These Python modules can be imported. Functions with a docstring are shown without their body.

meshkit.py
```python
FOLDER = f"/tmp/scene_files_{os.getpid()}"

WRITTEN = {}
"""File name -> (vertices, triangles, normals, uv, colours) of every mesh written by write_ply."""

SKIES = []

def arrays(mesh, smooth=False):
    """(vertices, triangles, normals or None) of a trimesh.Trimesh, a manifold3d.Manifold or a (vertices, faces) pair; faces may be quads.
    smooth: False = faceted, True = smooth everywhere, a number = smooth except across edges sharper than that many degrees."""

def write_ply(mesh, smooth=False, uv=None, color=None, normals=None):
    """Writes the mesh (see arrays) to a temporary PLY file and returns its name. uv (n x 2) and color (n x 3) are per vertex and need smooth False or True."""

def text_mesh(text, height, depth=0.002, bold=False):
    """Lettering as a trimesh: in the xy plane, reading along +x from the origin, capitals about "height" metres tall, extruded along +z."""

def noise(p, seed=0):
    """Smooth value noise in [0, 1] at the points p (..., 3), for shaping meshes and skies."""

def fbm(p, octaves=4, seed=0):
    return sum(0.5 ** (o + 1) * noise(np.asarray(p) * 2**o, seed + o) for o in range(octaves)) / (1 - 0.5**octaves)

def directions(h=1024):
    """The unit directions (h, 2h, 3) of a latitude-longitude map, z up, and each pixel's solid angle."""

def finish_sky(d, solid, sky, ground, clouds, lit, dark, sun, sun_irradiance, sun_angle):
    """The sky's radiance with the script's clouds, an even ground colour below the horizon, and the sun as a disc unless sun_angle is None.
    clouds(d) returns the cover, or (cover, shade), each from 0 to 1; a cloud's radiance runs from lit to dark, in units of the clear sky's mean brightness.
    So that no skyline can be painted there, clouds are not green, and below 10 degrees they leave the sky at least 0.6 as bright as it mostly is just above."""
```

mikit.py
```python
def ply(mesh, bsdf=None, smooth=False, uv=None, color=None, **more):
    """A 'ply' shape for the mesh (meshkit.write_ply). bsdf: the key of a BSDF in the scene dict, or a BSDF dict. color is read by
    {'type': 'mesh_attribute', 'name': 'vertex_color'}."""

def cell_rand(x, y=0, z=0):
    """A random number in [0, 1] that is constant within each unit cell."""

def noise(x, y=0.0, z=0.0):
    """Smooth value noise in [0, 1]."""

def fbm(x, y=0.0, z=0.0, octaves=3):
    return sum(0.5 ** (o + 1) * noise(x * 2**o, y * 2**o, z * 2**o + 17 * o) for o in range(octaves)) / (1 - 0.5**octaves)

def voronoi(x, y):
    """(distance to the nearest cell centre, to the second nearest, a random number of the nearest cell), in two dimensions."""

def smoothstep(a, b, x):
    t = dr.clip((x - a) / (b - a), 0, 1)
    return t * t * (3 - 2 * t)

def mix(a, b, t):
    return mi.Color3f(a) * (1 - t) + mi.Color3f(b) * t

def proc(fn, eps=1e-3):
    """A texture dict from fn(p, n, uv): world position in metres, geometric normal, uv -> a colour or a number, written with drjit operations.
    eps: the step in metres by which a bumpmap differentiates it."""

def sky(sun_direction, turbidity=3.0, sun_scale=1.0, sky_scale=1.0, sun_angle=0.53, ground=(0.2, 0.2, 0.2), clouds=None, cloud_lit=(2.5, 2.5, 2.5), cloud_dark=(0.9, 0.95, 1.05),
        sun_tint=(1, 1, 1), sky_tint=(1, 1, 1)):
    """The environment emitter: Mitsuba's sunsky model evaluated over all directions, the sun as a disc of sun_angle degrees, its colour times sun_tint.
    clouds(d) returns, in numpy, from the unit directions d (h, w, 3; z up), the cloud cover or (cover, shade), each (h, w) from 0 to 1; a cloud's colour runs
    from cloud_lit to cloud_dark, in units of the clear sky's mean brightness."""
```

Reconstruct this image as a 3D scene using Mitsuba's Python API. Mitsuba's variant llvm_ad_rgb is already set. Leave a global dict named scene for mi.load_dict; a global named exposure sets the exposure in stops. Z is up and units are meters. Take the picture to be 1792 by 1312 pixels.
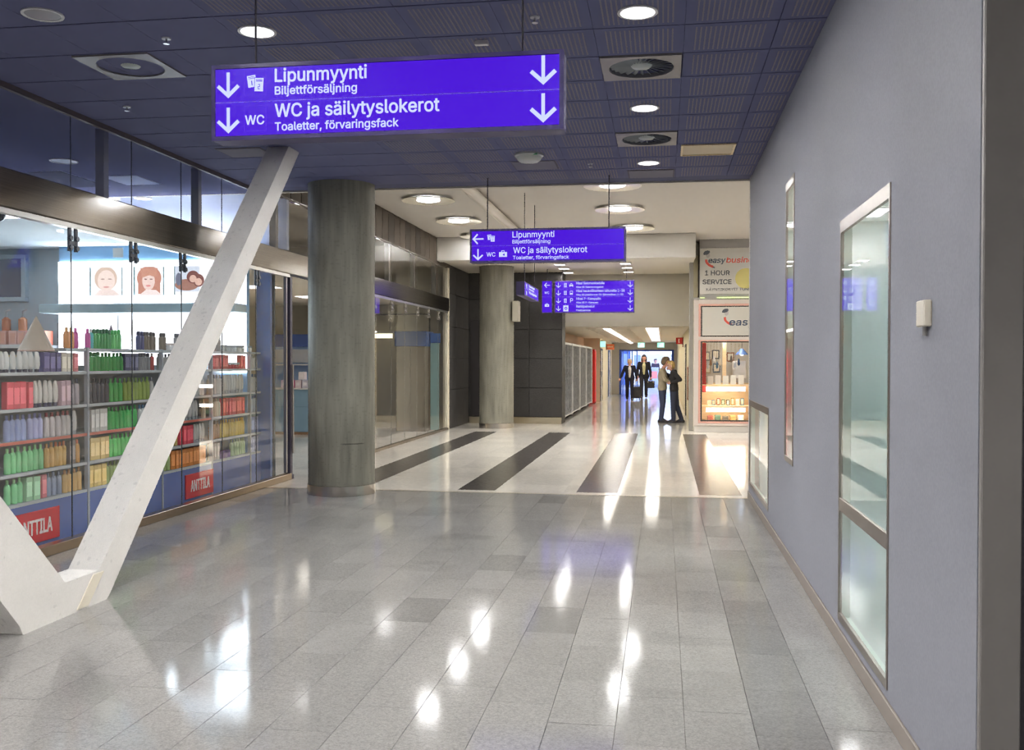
import math, random
import numpy as np, trimesh, manifold3d as m3
import mitsuba as mi, drjit as dr
import mikit, meshkit
from mikit import proc, noise, fbm, cell_rand, smoothstep, mix
from shapely.geometry import Polygon, LineString, Point, box as sbox
from shapely import affinity, union_all

T = mi.ScalarTransform4f
scene, labels = {}, {}
rng = random.Random(7)

# ------------------------------------------------------------------ camera (X across the hall, Y along it, Z up, metres)
YAW, PITCH, ROLL, FOCAL = math.radians(8.75), math.radians(0.8), math.radians(0.1), 1715.0
fw = np.array([-math.sin(YAW) * math.cos(PITCH), math.cos(YAW) * math.cos(PITCH), -math.sin(PITCH)])
r0 = np.array([math.cos(YAW), math.sin(YAW), 0.0]); u0 = np.cross(r0, fw)
up = -math.sin(ROLL) * r0 + math.cos(ROLL) * u0
EYE = np.array([0.0, 0.0, 1.6])
scene['camera'] = {'type': 'perspective', 'fov': math.degrees(2 * math.atan(896 / FOCAL)), 'fov_axis': 'x', 'near_clip': 0.05, 'far_clip': 500.0,
                   'to_world': T().look_at(origin=EYE.tolist(), target=(EYE + fw).tolist(), up=up.tolist())}
exposure = 0.08

# ------------------------------------------------------------------ light strengths (radiance; 1 = white in the picture)
DOWNLIGHT = (520, 508, 492)          # round downlights in the dark ceiling
DISC_LAMP = (215, 208, 197)             # round lamps of the white ceiling
SMALL_LAMP = (150, 140, 124)            # square lamps of the low white ceiling
TUBE = (11, 10.4, 9.4)                # fluorescent rows of the corridor
TROUGH = (6.5, 6.1, 5.4)
FARHALL = (8.0, 10.0, 15.5)            # cool daylight tubes of the hall behind the far doors
LIGHTBOX = (9, 10.6, 12)           # the shop's back lit wall
SHOP_PANEL = (22, 23.5, 25)           # the shop's ceiling panels
ROOM_LAMP = (50, 55, 54)             # lamps of the mint room behind the right wall
ADDED_COVE = (20, 23, 30)                     # unseen strip added above the shop's lit wall to brighten the ceiling there
KIOSK_TUBE = (20, 18, 14)
SIGN_BLUE = (0.062, 0.004, 0.64)
SIGN_WHITE = (0.60, 0.68, 1.0)

# ------------------------------------------------------------------ materials
def lin(c):
    return [((v / 255) / 12.92 if v / 255 < 0.04045 else ((v / 255 + 0.055) / 1.055) ** 2.4) for v in c]

def both(b): return {'type': 'twosided', 'bsdf': b}
def plain_colour(p, n, uv):
    """One flat colour per mesh: its 10-bit linear red, green and blue are kept in the mesh's (constant) uv."""
    r = dr.floor(uv.x / 1024); b = uv.y
    return mi.Color3f(r, uv.x - r * 1024, b) / 1023.0
VC = proc(plain_colour)
for n, ro, me, sp in (('matte', 0.85, 0, 0.2), ('satin', 0.42, 0, 0.45), ('gloss', 0.16, 0, 0.5), ('metal', 0.28, 1.0, 0.5), ('chrome', 0.12, 1.0, 0.5)):
    scene['mat_' + n] = both({'type': 'principled', 'base_color': VC, 'roughness': ro, 'metallic': float(me), 'specular': sp})
scene['mat_glass'] = {'type': 'thindielectric', 'int_ior': 1.5}
scene['mat_lamp'] = both({'type': 'diffuse', 'reflectance': {'type': 'rgb', 'value': [0.6, 0.6, 0.6]}})
scene['mat_sign'] = both({'type': 'principled', 'base_color': {'type': 'rgb', 'value': [0.006, 0.003, 0.02]}, 'roughness': 0.4, 'specular': 0.06})

TW, TL = 0.30, 0.60                                    # granite tiles of the near floor
def granite(p, n, uv):
    i = dr.floor((p.x - 0.4) / TW)
    off = cell_rand(i, 3.0, 5.0) * TL
    j = dr.floor((p.y + off) / TL)
    tone = cell_rand(i, j, 9.0)
    dark = dr.select(cell_rand(i, j, 21.0) > dr.select(dr.abs(i) < 0.5, 0.45, 0.97), 0.74, 1.0)
    grain = noise(p.x * 210, p.y * 210) * 0.55 + noise(p.x * 90, p.y * 90, 4) * 0.45
    blot = fbm(p.x * 3.1, p.y * 1.7, 2.0)
    scuff = smoothstep(0.62, 0.8, fbm(p.x * 1.1 + 7, p.y * 2.3, 8.0))
    v = (0.24 + 0.045 * tone) * dark * (0.76 + 0.48 * grain) * (0.88 + 0.24 * blot) * (1 - 0.13 * scuff)
    return mi.Color3f(v * 1.0, v * 0.975, v * 0.935)
scene['mat_granite'] = both({'type': 'roughplastic', 'diffuse_reflectance': proc(granite), 'alpha': 0.010, 'int_ior': 1.25})

def terrazzo(p, n, uv):
    g = noise(p.x * 60, p.y * 60) * 0.5 + noise(p.x * 23, p.y * 23, 5) * 0.5
    t = cell_rand(dr.floor(p.x / 0.6), dr.floor(p.y / 0.6), 2.0)
    v = 0.78 * (0.84 + 0.2 * g) * (0.93 + 0.12 * t)
    return mi.Color3f(v, v * 0.955, v * 0.88)
scene['mat_terrazzo'] = both({'type': 'roughplastic', 'diffuse_reflectance': proc(terrazzo), 'alpha': 0.012, 'int_ior': 1.33})

def darkstone(p, n, uv):
    g = noise(p.x * 80, p.y * 80) * 0.5 + noise(p.x * 27, p.y * 27, 5) * 0.5
    v = 0.07 * (0.75 + 0.5 * g)
    return mi.Color3f(v * 1.06, v * 0.97, v * 0.92)
scene['mat_darkstone'] = both({'type': 'roughplastic', 'diffuse_reflectance': proc(darkstone), 'alpha': 0.06, 'int_ior': 1.5})

def concrete(p, n, uv):
    a = dr.atan2(p.y, p.x + 3.9)
    streak = fbm(p.x * 9 + 30, p.y * 9, p.z * 0.7)
    blot = fbm(p.x * 2.5 + 11, p.y * 2.5, p.z * 1.6)
    pit = smoothstep(0.72, 0.8, noise(p.x * 42 + 5, p.y * 42, p.z * 42))
    seam = smoothstep(0.012, 0.004, dr.abs(p.z - 0.62)) * smoothstep(0.45, 0.6, noise(p.x * 2 + 3, p.y * 2 + 9, 1))
    v = 0.17 * (0.30 + 0.62 * streak + 0.55 * blot + 0.5 * (fbm(p.x * 26 + 4, p.y * 26, p.z * 2.2) - 0.3)) * (1 - 0.1 * pit) * (1 - 0.5 * seam)
    return mi.Color3f(v * 1.02, v * 1.0, v * 0.82)
scene['mat_concrete'] = both({'type': 'principled', 'base_color': proc(concrete), 'roughness': 0.6, 'specular': 0.3})

def steel(p, n, uv):
    g = noise(p.y * 1.2, p.z * 240, p.x * 3) * 0.6 + noise(p.y * 7, p.z * 700, 2) * 0.4
    v = 0.165 * (0.82 + 0.36 * g)
    return mi.Color3f(v * 1.1, v * 0.97, v * 0.82)
scene['mat_steel'] = both({'type': 'principled', 'base_color': proc(steel), 'roughness': 0.16, 'metallic': 1.0})

def wallpaint(p, n, uv):
    g = noise(p.y * 120, p.z * 120, p.x * 120) * 0.5 + fbm(p.y * 0.9, p.z * 0.9, 3.0) * 0.5
    v = 0.232 * (0.92 + 0.16 * g)
    return mi.Color3f(v * 0.965, v * 0.985, v * 1.11)
scene['mat_wallpaint'] = both({'type': 'principled', 'base_color': proc(wallpaint), 'roughness': 0.75, 'specular': 0.1})

def strutpaint(p, n, uv):
    g = noise(p.y * 130, p.z * 130, p.x * 130) * 0.4 + fbm(p.y * 5, p.z * 5, p.x * 5) * 0.6
    speck = smoothstep(0.78, 0.86, noise(p.y * 33 + 8, p.z * 33, p.x * 33))
    v = 0.74 * (0.9 + 0.2 * g) * (1 - 0.12 * speck)
    return mi.Color3f(v * 1.02, v * 0.985, v * 0.93)
scene['mat_strut'] = both({'type': 'principled', 'base_color': proc(strutpaint), 'roughness': 0.45, 'specular': 0.4})

def darkpanel(p, n, uv):
    g = noise(p.x * 40, p.y * 40, p.z * 40) * 0.5 + fbm(p.x * 2, p.y * 2, p.z * 2) * 0.5
    v = 0.036 * (0.8 + 0.4 * g)
    return mi.Color3f(v * 1.0, v * 0.98, v * 0.98)
scene['mat_darkpanel'] = both({'type': 'principled', 'base_color': proc(darkpanel), 'roughness': 0.55, 'specular': 0.3})

def wood(p, n, uv):
    g = fbm(p.x * 6, p.y * 6, p.z * 60)
    return mix((0.66, 0.47, 0.26), (0.80, 0.63, 0.40), g)
scene['mat_wood'] = both({'type': 'principled', 'base_color': proc(wood), 'roughness': 0.45})

# ------------------------------------------------------------------ building helpers
def unique(name):
    if name not in USED: USED[name] = 0; return name
    while True:
        USED[name] += 1; k = f'{name}_{USED[name]:03d}'
        if k not in USED: USED[k] = 0; return k
USED = {}
CACHE = {}

def arr(m):
    if hasattr(m, 'to_mesh'):
        q = m.to_mesh(); return trimesh.Trimesh(np.array(q.vert_properties[:, :3]), np.array(q.tri_verts), process=False)
    return m

def shape(mesh, mat, smooth=False, ck=None, **more):
    """A ply dict; mat is a material key, or (look, sRGB colour) for a plain colour."""
    look, c = (mat, None) if isinstance(mat, str) else (mat[0], tuple(mat[1]))
    if ck is not None and (ck, look, c) in CACHE: return dict(CACHE[(ck, look, c)])
    mesh = arr(mesh)
    if smooth not in (False, True):
        mesh = trimesh.graph.smooth_shade(mesh, angle=math.radians(smooth), facet_minarea=None); smooth = True
    uv = None
    if c is not None:
        q = np.round(np.array(lin(c)) * 1023); uv = np.tile((q[0] * 1024 + q[1], q[2]), (len(mesh.vertices), 1))
    d = mikit.ply(mesh, 'mat_' + look, smooth=smooth, uv=uv, **more)
    if ck is not None: CACHE[(ck, look, c)] = d
    return dict(d)

def say(k, label=None, cat=None, group=None, kind=None):
    e = labels.setdefault(k, {})
    for a, b in (('label', label), ('category', cat), ('group', group), ('kind', kind)):
        if b: e[a] = b
    return k

def thing(name, label, cat, group=None, kind=None):
    return say(unique(name), label, cat, group, kind)

def put(parent, part, mesh, mat, smooth=False, tw=None, label=None, kind=None, ck=None, **more):
    k = unique(f'{parent}__{part}') if part else parent
    d = shape(mesh, mat, smooth, ck, **more)
    if tw is not None: d['to_world'] = tw
    scene[k] = d
    if label or kind: say(k, label, None, None, kind)
    return k

def glow(parent, part, mesh, rgb, weight=1.0, label=None, mat='lamp', smooth=False):
    return put(parent, part, mesh, mat, smooth, None, label, None, None,
               emitter={'type': 'area', 'radiance': {'type': 'rgb', 'value': [float(v) for v in rgb]}, 'sampling_weight': float(weight)})

def bx(x0, x1, y0, y1, z0, z1, b=0.0):
    lo, hi = np.minimum((x0, y0, z0), (x1, y1, z1)), np.maximum((x0, y0, z0), (x1, y1, z1))
    b = min(b, 0.45 * float((hi - lo).min()))
    if b <= 0:
        return trimesh.creation.box(extents=hi - lo, transform=trimesh.transformations.translation_matrix((lo + hi) / 2))
    pts = []
    for sx in (0, 1):
        for sy in (0, 1):
            for sz in (0, 1):
                c = np.array([(lo, hi)[s][i] for i, s in enumerate((sx, sy, sz))]); d = np.array([1 - 2 * sx, 1 - 2 * sy, 1 - 2 * sz]) * b
                pts += [c + d * (0, 1, 1), c + d * (1, 0, 1), c + d * (1, 1, 0)]
    return trimesh.convex.convex_hull(np.array(pts))

def tube(p0, p1, r, n=12, r1=None):
    p0, p1 = np.array(p0, float), np.array(p1, float)
    d = p1 - p0; L = np.linalg.norm(d)
    m = arr(m3.Manifold.cylinder(L, r, r if r1 is None else r1, n))
    m.apply_transform(trimesh.geometry.align_vectors([0, 0, 1], d / L)); m.apply_translation(p0)
    return m

def lathe(prof, n=24, at=(0, 0, 0), sx=1, sy=1):
    m = trimesh.creation.revolve(np.array(prof, float), sections=n)
    m.apply_scale((sx, sy, 1)); m.apply_translation(at); return m

def prism(poly, d):
    """A shapely outline extruded by d along +z."""
    gs = [g for g in getattr(poly, 'geoms', [poly]) if g.area > 1e-9]
    return trimesh.util.concatenate([trimesh.creation.extrude_polygon(g, d, engine='earcut') for g in gs])

def stand(m, x, y, z, face='-y'):
    """A mesh drawn in the xy plane (reading along +x, thickness along +z) stood upright: facing the camera (-y) or the hall (+x)."""
    m = m.copy()
    v = m.vertices.copy()
    if face == '-y': m.vertices = np.c_[v[:, 0] + x, -v[:, 2] + y, v[:, 1] + z]
    else: m.vertices = np.c_[v[:, 2] + x, v[:, 0] + y, v[:, 1] + z]
    return m

def sheet(x, y0, y1, z0, z1):
    """One upright sheet of glass in the plane X = x."""
    return trimesh.Trimesh([(x, y0, z0), (x, y1, z0), (x, y1, z1), (x, y0, z1)], [(0, 1, 2), (0, 2, 3)], process=False)

def cat(*ms): return trimesh.util.concatenate([arr(m) for m in ms])

def struct(name, mesh, mat, label, category, smooth=False):
    k = say(unique(name), label, category, None, 'structure')
    if mesh is not None: scene[k] = shape(mesh, mat, smooth)
    return k

# ================================================================== THE SETTING
CEIL, WHITE_CEIL, LOW_CEIL, CORR_CEIL = 3.73, 4.36, 3.84, 2.52
SHOPX, WALLX = -5.0, 1.0
END = 11.75                                            # where the dark ceiling and the granite end

# ---- floor
fl = struct('floor', bx(-12, 3.6, -8, END - 0.03, -0.12, -0.012), ('matte', (120, 116, 110)), 'pale polished stone floor of the hall', 'floor')
put(fl, 'slab', cat(bx(-12, 3.6, -8, 3.55, -0.012, 0), bx(-12, SHOPX + 0.06, 3.55, END - 0.03, -0.012, 0)), 'granite')
tiles = []
for i in range(-18, 2):
    x0 = 0.4 + i * TW; x1 = min(x0 + TW, WALLX)
    if x0 < SHOPX + 0.05: x0 = SHOPX + 0.06
    if x1 - x0 < 0.04: continue
    off = None
    tiles.append((i, x0, x1))
def hash_cell(x, y, z):                                # the same numbers as mikit.cell_rand, so joints and tones agree
    M = 0xFFFFFFFF
    x, y, z = (int(math.floor(v)) + 1000000 for v in (x, y, z))
    h = (x * 374761393 + y * 668265263 + z * 2147483647) & M
    h = ((h ^ (h >> 13)) * 1274126177) & M
    return ((h ^ (h >> 16)) & 0xFFFFFF) / 16777215.0
for i, x0, x1 in tiles:
    off = hash_cell(i, 3, 5) * TL
    j = math.floor((3.55 + off) / TL)
    while j * TL - off < END - 0.03:
        y0, y1 = max(3.55, j * TL - off), min(END - 0.03, (j + 1) * TL - off); j += 1
        if y1 - y0 < 0.03: continue
        g = 0.0009
        dz = rng.uniform(-0.0003, 0.0003)
        put(fl, 'tile', bx(x0 + g, x1 - g, y0 + g, y1 - g, -0.02, dz, 0.0005), 'granite')
put(fl, 'threshold_strip', bx(SHOPX, WALLX, END - 0.03, END + 0.03, -0.02, 0.002, 0.001), ('metal', (214, 206, 190)), label='thin pale metal strip across the floor')
put(fl, 'polished_floor', bx(-12, 4.2, END + 0.03, 48, -0.12, 0), 'terrazzo', label='glossy off white floor beyond the strip')
for x0, x1 in ((-4.22, -3.72), (-2.52, -2.05), (-1.04, -0.54), (0.44, 0.94)):
    put(fl, 'dark_stripe', bx(x0, x1, END + 0.2, 21.9, -0.02, 0.0012, 0.0006), 'darkstone', label='dark brown inlaid stripe')
put(fl, 'far_hall_floor', bx(-9, 8, 48, 76, -0.12, 0), 'terrazzo')

# ---- dark ceiling with slotted panels
ce = struct('ceiling', cat(bx(-12, 4.2, -8, END + 0.1, CEIL + 0.02, 4.6), bx(-12, WALLX, -8, 4.59, CEIL, CEIL + 0.02)), ('matte', (74, 76, 100)), 'dark blue grey ceiling of slotted square panels', 'ceiling')
PX, PY = 0.58, 0.575
vents = [(-1, 1), (-1, 5)]                              # panel cells taken by the two ceiling vents (column, row)
slotmesh = cat(*[bx(-0.215 + k * 0.0307 - 0.0055, -0.215 + k * 0.0307 + 0.0055, -0.23, 0.23, -0.0015, 0.004) for k in range(15)])
panelmesh = bx(-PX / 2 + 0.0008, PX / 2 - 0.0008, -PY / 2 + 0.007, PY / 2 - 0.007, 0, 0.025, 0.001)
for ci in range(-9, 3):
    for ri in range(-3, 10):
        xc, yc = 0.13 + (ci + 0.5) * PX, 6.32 + (ri + 0.5) * PY
        if (ci, ri) in vents or yc + PY / 2 > END + 0.11: continue
        if xc + PX / 2 > WALLX + 0.01:
            w0, w1 = xc - PX / 2 + 0.004, WALLX
            p = put(ce, 'panel', bx(w0, w1, yc - PY / 2 + 0.007, yc + PY / 2 - 0.007, CEIL, CEIL + 0.025, 0.003), ('matte', (84, 86, 114)))
            put(p, 'slots', cat(*[bx(w0 + 0.06 + k * 0.0307, w0 + 0.071 + k * 0.0307, yc - 0.23, yc + 0.23, CEIL - 0.0015, CEIL + 0.004) for k in range(7)]), ('matte', (112, 106, 112)), kind='stuff')
            continue
        p = put(ce, 'panel', panelmesh, ('matte', (84, 86, 114)), tw=T().translate([xc, yc, CEIL]), ck='cpanel')
        if xc > -2.9:
            put(p, 'slots', slotmesh, ('matte', (112, 106, 112)), tw=T().translate([xc, yc, CEIL]), ck='cslots', kind='stuff')
put(ce, 'left_margin', bx(-12, 0.13 - 9 * PX - 0.002, 4.6, END + 0.1, CEIL, CEIL + 0.025), ('matte', (84, 86, 114)))
struct('trim_1', bx(-12, 4.2, END + 0.1, END + 0.16, CEIL, WHITE_CEIL + 0.02), ('matte', (200, 194, 184)), 'white fascia closing the step between the dark and the white ceiling', 'trim')

# ---- white ceiling of the middle zone, its beam, the low ceiling and the corridor
wc = struct('ceiling_white', bx(-12, 4.2, END + 0.16, 26.2, WHITE_CEIL, WHITE_CEIL + 0.2), ('matte', (190, 187, 182)), 'off white ceiling of the middle hall', 'ceiling')
struct('beam_white', bx(-5.0, 0.69, 21.4, 21.75, LOW_CEIL, WHITE_CEIL, 0.01), ('matte', (196, 193, 187)), 'off white beam across the hall below the white ceiling', 'beam')
struct('ceiling_low', bx(-5.0, 0.69, 21.75, 25.85, LOW_CEIL + 0.04, LOW_CEIL + 0.2), ('matte', (200, 195, 186)), 'low off white ceiling with small square lamps', 'ceiling')
struct('wall_above_corridor', bx(-5.0, 0.69, 25.8, 26.0, CORR_CEIL, LOW_CEIL + 0.1), ('matte', (182, 178, 168)), 'beige wall above the corridor mouth', 'wall')
struct('ceiling_corridor', bx(-5.0, 0.9, 26.0, 48.0, CORR_CEIL, CORR_CEIL + 0.15), ('matte', (196, 188, 176)), 'off white corridor ceiling', 'ceiling')
struct('pipe_ceiling', tube((-2.98, END + 0.17, 4.27), (-3.0, 21.4, 4.27), 0.085, 20), ('satin', (200, 195, 186)), 'white pipe running along under the white ceiling', 'pipe', 30)

# ---- right wall with three openings
def hole(y0, y1, z0, z1): return m3.Manifold.cube((0.4, y1 - y0, z1 - z0)).translate((WALLX - 0.1, y0, z0))
wr = m3.Manifold.cube((0.04, END - 3.33, CEIL + 0.02)).translate((WALLX, 3.33, 0))
WIN = ((4.57, 5.81, 0.13, 2.40), (7.82, 8.34, 0.79, 3.06), (9.60, 11.66, 0.17, 1.16))
for w in WIN: wr = wr - hole(*w)
wr_k = struct('wall_right', arr(wr), 'wallpaint', 'blue grey painted wall along the right side', 'wall')
struct('wall_right_end', bx(WALLX + 0.002, WALLX + 0.125, 3.30, 3.328, 0, CEIL, 0.004), ('satin', (112, 109, 106)), 'grey end face of the right wall beside the dark doorway', 'wall')
struct('wall_right_far', bx(WALLX, 4.2, END + 0.002, END + 0.1, 0, WHITE_CEIL), ('matte', (190, 186, 180)), 'end wall behind the right wall', 'wall')
struct('baseboard_right', bx(WALLX - 0.014, WALLX, 3.33, END, 0, 0.09, 0.004), ('satin', (128, 120, 112)), 'grey brown skirting along the right wall', 'baseboard')
wl = ('tall window with a crossbar in the right wall, nearest the camera', 'narrow high window slit in the right wall, in the middle', 'low wide window at the far end of the right wall')
for wi, (y0, y1, z0, z1) in enumerate(WIN):
    k = struct(f'window_{wi + 1}', None, None, wl[wi], 'window')
    f = 0.045
    fr = [bx(WALLX - 0.006, WALLX + 0.014, y0, y0 + 0.022, z0, z1, 0.002), bx(WALLX - 0.006, WALLX + 0.014, y1 - 0.022, y1, z0, z1, 0.002),
          bx(WALLX - 0.006, WALLX + 0.014, y0, y1, z1 - 0.07, z1, 0.002), bx(WALLX - 0.006, WALLX + 0.014, y0, y1, z0, z0 + f, 0.002)]
    put(k, 'frame', cat(*fr), ('metal', (150, 142, 134)), label='brushed metal frame')
    if wi == 0:
        put(k, 'crossbar', bx(WALLX - 0.006, WALLX + 0.014, y0 + 0.022, y1 - 0.022, 0.755, 0.83, 0.003), ('metal', (168, 158, 148)), label='grey metal crossbar')
        put(k, 'pane', sheet(WALLX, y0 + 0.022, y1 - 0.022, 0.83, z1 - 0.07), 'glass')
        put(k, 'pane', sheet(WALLX, y0 + 0.022, y1 - 0.022, z0 + f, 0.755), 'glass')
    else:
        put(k, 'pane', sheet(WALLX, y0 + 0.022, y1 - 0.022, z0 + f, z1 - 0.07), 'glass')
    put(k, 'reveal', cat(bx(WALLX + 0.014, WALLX + 0.06, y1 - 0.012, y1 - 0.002, z0, z1), bx(WALLX + 0.014, WALLX + 0.06, y0, y1, z0 + 0.002, z0 + 0.012)), ('satin', (186, 200, 192)))
# the pale mint room behind the right wall
MINT = (226, 238, 234)
struct('wall_room_back', bx(3.0, 3.1, 3.52, END, 0, CEIL), ('matte', MINT), 'pale mint wall inside the room behind the right wall', 'wall')
struct('wall_room_far', bx(WALLX + .115, 3.0, END - 0.1, END, 0, CEIL), ('matte', MINT), 'pale mint end wall inside the room behind the right wall', 'wall')
struct('wall_room_near', bx(WALLX + .115, 3.0, 3.52, 3.6, 0, CEIL), ('matte', MINT), 'pale mint near wall inside the room behind the right wall', 'wall')
struct('ceiling_room', bx(WALLX + .115, 3.0, 3.6, END - .1, 3.2, 3.26), ('matte', (224, 232, 228)), 'white ceiling inside the room behind the right wall', 'ceiling')
struct('floor_room', bx(WALLX + .115, 3.0, 3.6, END - .1, 0.001, 0.02), ('satin', (178, 186, 184)), 'white floor inside the room behind the right wall', 'floor')
for ly in (5.2, 8.0, 10.9):
    k = thing('room_lamp', 'white square lamp in the ceiling of the room behind the right wall', 'ceiling light', 'lamps of the room behind the right wall')
    put(k, 'frame', bx(1.75, 2.35, ly - .3, ly + .3, 3.185, 3.199), ('satin', (230, 230, 228))); glow(k, 'diffuser', bx(1.78, 2.32, ly - .27, ly + .27, 3.178, 3.186), ROOM_LAMP, .8)
# dark doorway at the near right
d1 = struct('door_1', bx(1.16, 2.1, 3.44, 3.49, 0.01, 2.55, 0.004), ('satin', (60, 58, 64)), 'dark grey door at the right edge of the picture', 'door')
struct('wall_over_door', bx(1.125, 3.6, 3.4, 3.5, 2.56, CEIL), ('matte', (84, 80, 80)), 'dark grey wall above the dark door', 'wall')
struct('wall_beside_door', bx(2.1, 3.6, 3.4, 3.5, 0, 2.56), ('matte', (84, 80, 80)), 'dark grey wall beside the dark door', 'wall')
struct('wall_near_right', bx(3.5, 3.6, -8, 3.4, 0, CEIL), ('matte', (150, 150, 152)), 'grey wall of the hall behind the camera on the right', 'wall')
struct('wall_rear', bx(-12, 3.6, -8.1, -8, 0, CEIL), ('matte', (190, 188, 186)), 'pale wall closing the hall behind the camera', 'wall')
struct('wall_zone_right', bx(4.1, 4.2, END + 0.1, 26, 0, WHITE_CEIL), ('matte', (196, 190, 182)), 'pale side wall of the middle hall, right', 'wall')
struct('wall_behind_kiosk', bx(0.9, 4.2, 25.9, 26.0, 0, WHITE_CEIL), ('matte', (160, 150, 140)), 'pale wall behind the kiosk', 'wall')

# wall switch
sw = thing('wall_thermostat', 'small cream control box on the right wall near the tall window', 'thermostat')
put(sw, 'case', bx(WALLX - 0.03, WALLX, 3.885, 4.0, 1.735, 1.835, 0.004), ('satin', (216, 208, 190)))
for z in (1.755, 1.8):
    put(sw, 'button', bx(WALLX - 0.024, WALLX - 0.006, 3.998, 4.003, z, z + 0.02, 0.001), ('satin', (120, 112, 98)))
put(sw, 'cable_stub', tube((WALLX - 0.012, 3.94, 1.70), (WALLX - 0.012, 3.94, 1.737), 0.009), ('satin', (120, 118, 116)))

# ---- concrete columns
for yc, xc, r, top, lab in ((11.46, -3.86, 0.40, CEIL + 0.01, 'thick round concrete column in the middle of the hall, nearest'), (23.35, -3.97, 0.415, LOW_CEIL + 0.5, 'round concrete column farther down the hall beside the dark wall')):
    k = struct('column', tube((xc, yc, 0.10), (xc, yc, top), r, 64), 'concrete', lab, 'column', 40)
    put(k, 'base_ring', lathe([(r + 0.012, 0), (r + 0.012, 0.115), (r - 0.01, 0.12)], 48, (xc, yc, 0.001)), ('chrome', (196, 190, 182)), 40, label='polished steel base ring')
    if top < 3.0:
        put(k, 'collar', tube((xc, yc, CEIL - 0.05), (xc, yc, CEIL + 0.004), r + 0.03, 48), ('matte', (40, 40, 54)), 40)
gb = thing('junction_box', 'flat grey box fixed to the right side of the far concrete column', 'box')
put(gb, 'case', bx(-3.56, -3.40, 23.1, 23.4, 2.55, 3.04, 0.01), ('satin', (168, 164, 150)))
put(gb, 'cover', bx(-3.545, -3.415, 23.09, 23.1, 2.58, 3.01, 0.004), ('satin', (176, 172, 158)))

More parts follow.
